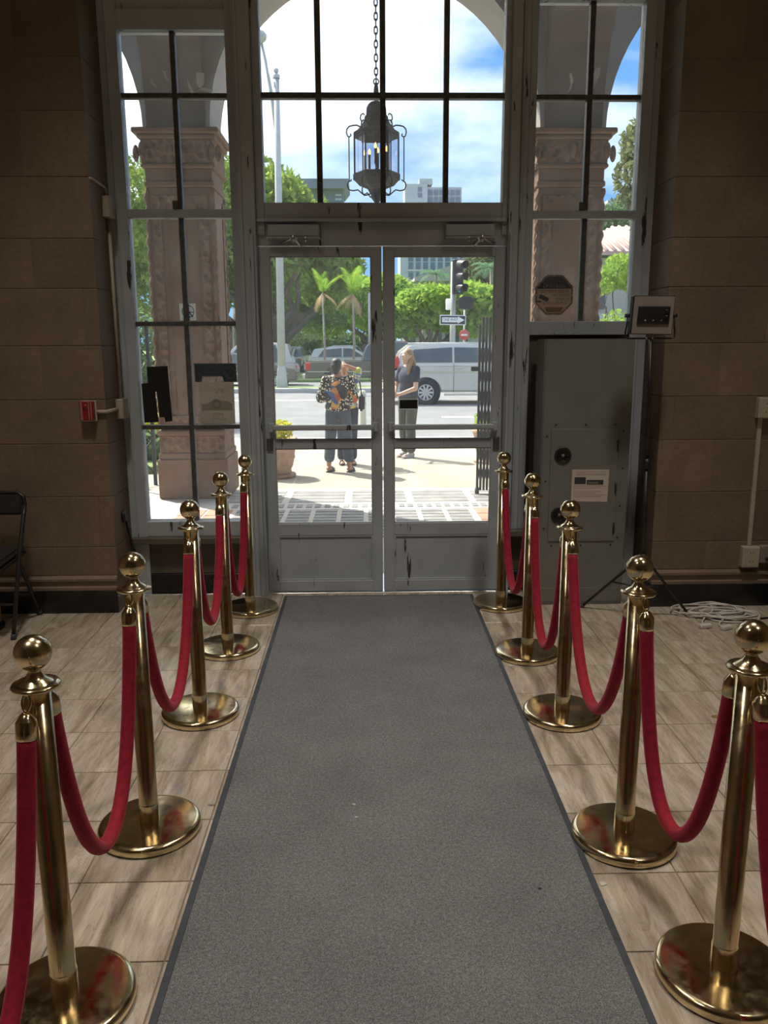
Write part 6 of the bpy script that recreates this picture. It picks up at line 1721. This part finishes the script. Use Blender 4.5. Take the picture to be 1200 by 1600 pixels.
def person(label, loc, rotz, h, J, skin, shirt, pants, shoes, hairf, sleeve=0.9, hem=0.98, pant_r=0.075, pant_end=0.16, shirt_r=0.0, hair_mat=None, footwear='slipper', hands=None, hip_w=0.095, head_tilt=0.0):
    """J: dict of joint positions for a 1.70 m figure facing -Y; the figure is scaled to h"""
    s_ = h / 1.70
    t = T('person', label, 'person', (0, 0, 0))
    V = lambda p: Vector(p)
    hipL, hipR = V((-hip_w, 0, 0.90)), V((hip_w, 0, 0.90))
    aL, aR = V(J['ankleL']), V(J['ankleR'])
    kL = hipL.lerp(aL, 0.52) + V((0, -0.025, 0)); kR = hipR.lerp(aR, 0.52) + V((0, -0.025, 0))
    sL, sR = V(J.get('shoL', (-0.165, 0.01, 1.385))), V(J.get('shoR', (0.165, 0.01, 1.385)))
    eL, eR, wL, wR = V(J['elbL']), V(J['elbR']), V(J['wriL']), V(J['wriR'])
    hc = V(J.get('head', (0, -0.015, 1.585)))
    nk = V((0, 0.015, 1.42))
    caps = [(hipL, kL, 0.082, 0.056), (hipR, kR, 0.082, 0.056), (kL, kL.lerp(aL, .35), 0.052, 0.054), (kR, kR.lerp(aR, .35), 0.052, 0.054), (kL.lerp(aL, .35), aL, 0.054, 0.034), (kR.lerp(aR, .35), aR, 0.054, 0.034)]
    for a_ in (aL, aR):
        toe = V(J.get('toe', (0, -1, 0))).normalized()
        caps += [(a_ + V((0, 0, -0.035)) - toe * 0.03, a_ + V((0, 0, -0.055)) + toe * 0.15, 0.032, 0.024), (a_, a_ + V((0, 0, -0.05)) + toe * 0.08, 0.033, 0.03)]
        for k in range(5):
            sd = V((-toe.y, toe.x, 0))
            caps.append((a_ + V((0, 0, -0.058)) + toe * 0.14 + sd * (k - 2) * 0.014, a_ + V((0, 0, -0.060)) + toe * (0.185 - 0.006 * abs(k - 1)) + sd * (k - 2) * 0.016, 0.011, 0.009))
    caps += [(sL, eL, 0.046, 0.037), (sR, eR, 0.046, 0.037), (eL, wL, 0.038, 0.025), (eR, wR, 0.038, 0.025), (nk, hc + V((0, 0.02, -0.06)), 0.052, 0.05), (sL, nk, 0.045, 0.052), (sR, nk, 0.045, 0.052)]
    hd = hands or {}
    caps += hand_caps(wL, hd.get('dL', wL - eL), hd.get('nL', (0.6, -0.6, 0)), -1, hd.get('cL', 0.6))
    caps += hand_caps(wR, hd.get('dR', wR - eR), hd.get('nR', (-0.6, -0.6, 0)), 1, hd.get('cR', 0.6))
    R = Matrix.Rotation(head_tilt, 3, 'X')
    HP = lambda p: hc + R @ V(p)
    ells = [((0, 0.0, 0.95), (0.155, 0.105, 0.11)), ((0, 0, 1.08), (0.130, 0.092, 0.14)), ((0, 0.0, 1.25), (0.158, 0.105, 0.16)), ((0, 0.012, 1.36), (0.155, 0.08, 0.07)),
            (hc + R @ V((0, 0.012, 0.02)), (0.074, 0.094, 0.098)), (HP((0, -0.030, -0.045)), (0.054, 0.058, 0.064)), (HP((0, -0.098, -0.018)), (0.012, 0.016, 0.022)), (HP((0, -0.078, -0.092)), (0.022, 0.02, 0.018)),
            (HP((-0.076, 0.012, -0.012)), (0.010, 0.020, 0.032)), (HP((0.076, 0.012, -0.012)), (0.010, 0.020, 0.032)), (HP((0, -0.085, -0.058)), (0.024, 0.012, 0.010)), (HP((0, -0.082, 0.028)), (0.045, 0.012, 0.010))]
    sc = lambda me: me.transform(Matrix.Scale(s_, 4))
    def add(nm, me, m_, par=None):
        me.materials.clear(); me.materials.append(m_); sc(me)
        return link(nm, me, par or t)
    body = add('body', blob(caps, ells, 0.0075, 'body'), skin)
    for sx in (-1, 1):
        e_ = HP((sx * 0.030, -0.081, 0.008))
        eo = add('eye', MB().sphere(e_, 0.0115, 12, 8).mesh('eye', []), MT['eye_white'], t)
        add('iris', MB().sphere(e_ + R @ V((0, -0.0085, 0)), (0.0055, 0.004, 0.0055), 8, 6).mesh('iris', []), MT['eye_dark'], eo)
    add('mouth', MB().sphere(HP((0, -0.0945, -0.058)), (0.021, 0.006, 0.0055), 12, 6).mesh('mouth', []), MT['lip'])
    # shirt
    k_ = shirt_r
    scaps = []
    for (a_, b_) in ((sL, eL), (sR, eR)):
        scaps.append((a_, a_.lerp(b_, sleeve), 0.062 + k_ * 0.5, 0.055 + k_ * 0.9))
    scaps += [(sL, nk - V((0, 0, 0.03)), 0.062, 0.06), (sR, nk - V((0, 0, 0.03)), 0.062, 0.06)]
    sells = [((0, 0.0, hem), (0.172 + k_, 0.122 + k_, 0.10)), ((0, 0, 1.10), (0.152 + k_ * 1.3, 0.112 + k_, 0.17)), ((0, 0.0, 1.25), (0.176 + k_, 0.122 + k_, 0.165)), ((0, 0.012, 1.355), (0.165, 0.095, 0.07))]
    add('shirt', blob(scaps, sells, 0.011, 'shirt'), shirt)
    # trousers
    pl_ = []
    for (h_, kk, a_) in ((hipL, kL, aL), (hipR, kR, aR)):
        en = kk.lerp(a_, 1 - pant_end)
        pl_ += [(h_, kk, 0.098, pant_r + 0.004), (kk, en, pant_r + 0.004, pant_r)]
    add('trousers', blob(pl_, [((0, 0.0, 0.945), (0.168, 0.116, 0.105))], 0.011, 'trousers'), pants)
    # footwear
    for a_ in (aL, aR):
        toe = V(J.get('toe', (0, -1, 0))).normalized(); sd = V((-toe.y, toe.x, 0))
        g0 = a_.z - 0.092
        outl = [(-0.055, -0.030), (-0.055, 0.030), (0.05, 0.040), (0.13, 0.045), (0.19, 0.030), (0.20, 0.0), (0.19, -0.030), (0.13, -0.045), (0.05, -0.040)]
        sm = MB().prism(outl, 0, 0.018, O=V((a_.x, a_.y, g0)), U=toe, V=sd, W=V((0, 0, 1)))
        sh2 = add('shoe', sm.mesh('shoe', [], bevel=0.004), shoes)
        if footwear == 'slipper':
            pts = [V((a_.x, a_.y, g0 + 0.016)) + toe * 0.105 + sd * 0.046 * math.cos(q_) + V((0, 0, 0.055 * math.sin(q_))) for q_ in [math.pi * i / 8 for i in range(9)]]
            add('strap', MB().tube(pts, 0.013, 6, flat=0.5).mesh('strap', []), shoes, sh2)
        else:
            up_ = blob([(a_ + V((0, 0, -0.045)) - toe * 0.03, a_ + V((0, 0, -0.055)) + toe * 0.13, 0.042, 0.036), (a_ + V((0, 0, -0.005)), a_ + V((0, 0, -0.05)) + toe * 0.03, 0.042, 0.042)], [], 0.009, 'upper')
            add('upper', up_, shoes, sh2)
    hairf(t, add, HP, R, hc)
    t.location = loc; t.rotation_euler = (0, 0, rotz)
    return t

def hair_short(t, add, HP, R, hc):
    add('hair', blob([(HP((0, 0.05, 0.0)), HP((0, 0.06, -0.075)), 0.070, 0.058)], [(HP((0, 0.022, 0.042)), (0.085, 0.098, 0.086), R), (HP((0, 0.055, -0.01)), (0.083, 0.07, 0.085), R)], 0.009, 'hair'), MT['hair_black'])
def hair_bob(t, add, HP, R, hc):
    add('hair', blob([], [(HP((0, 0.030, 0.045)), (0.084, 0.092, 0.083), R), (HP((0, 0.06, -0.02)), (0.082, 0.062, 0.09), R)], 0.009, 'hair'), MT['hair_black'])
def hair_long(t, add, HP, R, hc):
    add('hair', blob([(HP((0, 0.09, 0.0)), HP((0.01, 0.115, -0.12)), 0.045, 0.048), (HP((0.01, 0.115, -0.12)), HP((0.02, 0.115, -0.27)), 0.048, 0.026),
                      (HP((0.075, 0.03, -0.02)), HP((0.095, -0.05, -0.16)), 0.026, 0.032), (HP((0.095, -0.05, -0.16)), HP((0.085, -0.105, -0.34)), 0.032, 0.016)],
                     [(HP((0, 0.028, 0.040)), (0.082, 0.094, 0.086), R), (HP((0, 0.06, 0.0)), (0.076, 0.055, 0.08), R)], 0.009, 'hair'), MT['hair_blond'])

# person with back to the camera
person('person seen from behind in a black and white patterned shirt, rolled jeans and slippers', (-0.375, 11.25, SZ), math.pi - 0.12, 1.55,
       dict(ankleL=(-0.16, 0.0, 0.092), ankleR=(0.15, 0.02, 0.092), elbL=(-0.235, -0.03, 1.10), elbR=(0.27, -0.05, 1.10), wriL=(-0.12, -0.20, 1.02), wriR=(0.10, -0.21, 1.04), head=(0.02, -0.03, 1.575), toe=(-0.2, -1, 0)),
       MT['skin_tan'], MT['shirt_print'], MT['denim'], MT['black'], hair_short, sleeve=0.95, hem=0.99, pant_r=0.082, pant_end=0.34, shirt_r=0.028, hands=dict(dL=(0.5, -0.8, 0.1), dR=(-0.5, -0.8, 0.1)), head_tilt=0.25)
# companion shading the eyes with one arm
person('person in a bright printed shirt shading the eyes with a raised arm', (-0.27, 12.0, SZ), 0.12, 1.50,
       dict(ankleL=(-0.10, 0.02, 0.092), ankleR=(0.09, 0.0, 0.092), elbL=(-0.20, -0.03, 1.10), elbR=(0.175, -0.17, 1.545), wriL=(-0.20, -0.10, 0.88), wriR=(-0.02, -0.175, 1.635), head=(-0.05, -0.03, 1.575), shoR=(0.16, 0.0, 1.40)),
       MT['skin_tan'], MT['shirt_bright'], MT['navy_cloth'], MT['black'], hair_bob, sleeve=0.95, hem=0.98, pant_r=0.07, pant_end=0.12, shirt_r=0.012, hands=dict(dR=(-1, 0.05, 0.1), nR=(0, 0, -1), cR=0.15))
hb = T('shoulder_bag', 'dark shoulder bag hanging beside the person with the raised arm', 'bag', (-0.06, 12.0, 0.62))
MB().obox((-0.055, 12.02, 0.80), (0.09, 0.20, 0.24), (0, 0.05, 0)).build('pouch', MT['black'], hb, bevel=0.03, segs=3)
MB().tube([(-0.06, 11.94, 0.91), (-0.075, 11.94, 1.05), (-0.115, 11.97, 1.19), (-0.115, 12.02, 1.235), (-0.075, 12.07, 1.08), (-0.055, 12.09, 0.91)], 0.012, 6, flat=0.5).build('strap', MT['black'], hb)
# blond woman in navy tee
person('person in a navy tee and dark trousers standing with hands together before the minivan', (0.66, 12.72, SZ), -0.85, 1.66,
       dict(ankleL=(-0.075, 0.02, 0.092), ankleR=(0.085, -0.02, 0.092), elbL=(-0.225, -0.06, 1.10), elbR=(0.225, -0.06, 1.10), wriL=(-0.05, -0.26, 0.99), wriR=(0.05, -0.27, 1.0), head=(0, -0.03, 1.582)),
       MT['skin_light'], MT['navy_cloth'], MT['olive_cloth'], MT['shoe_grey'], hair_long, sleeve=0.55, hem=0.97, pant_r=0.078, pant_end=0.14, shirt_r=0.008, footwear='shoe', hands=dict(dL=(0.8, -0.5, 0.0), dR=(-0.8, -0.5, 0.0), cL=0.9, cR=0.9), head_tilt=0.12)
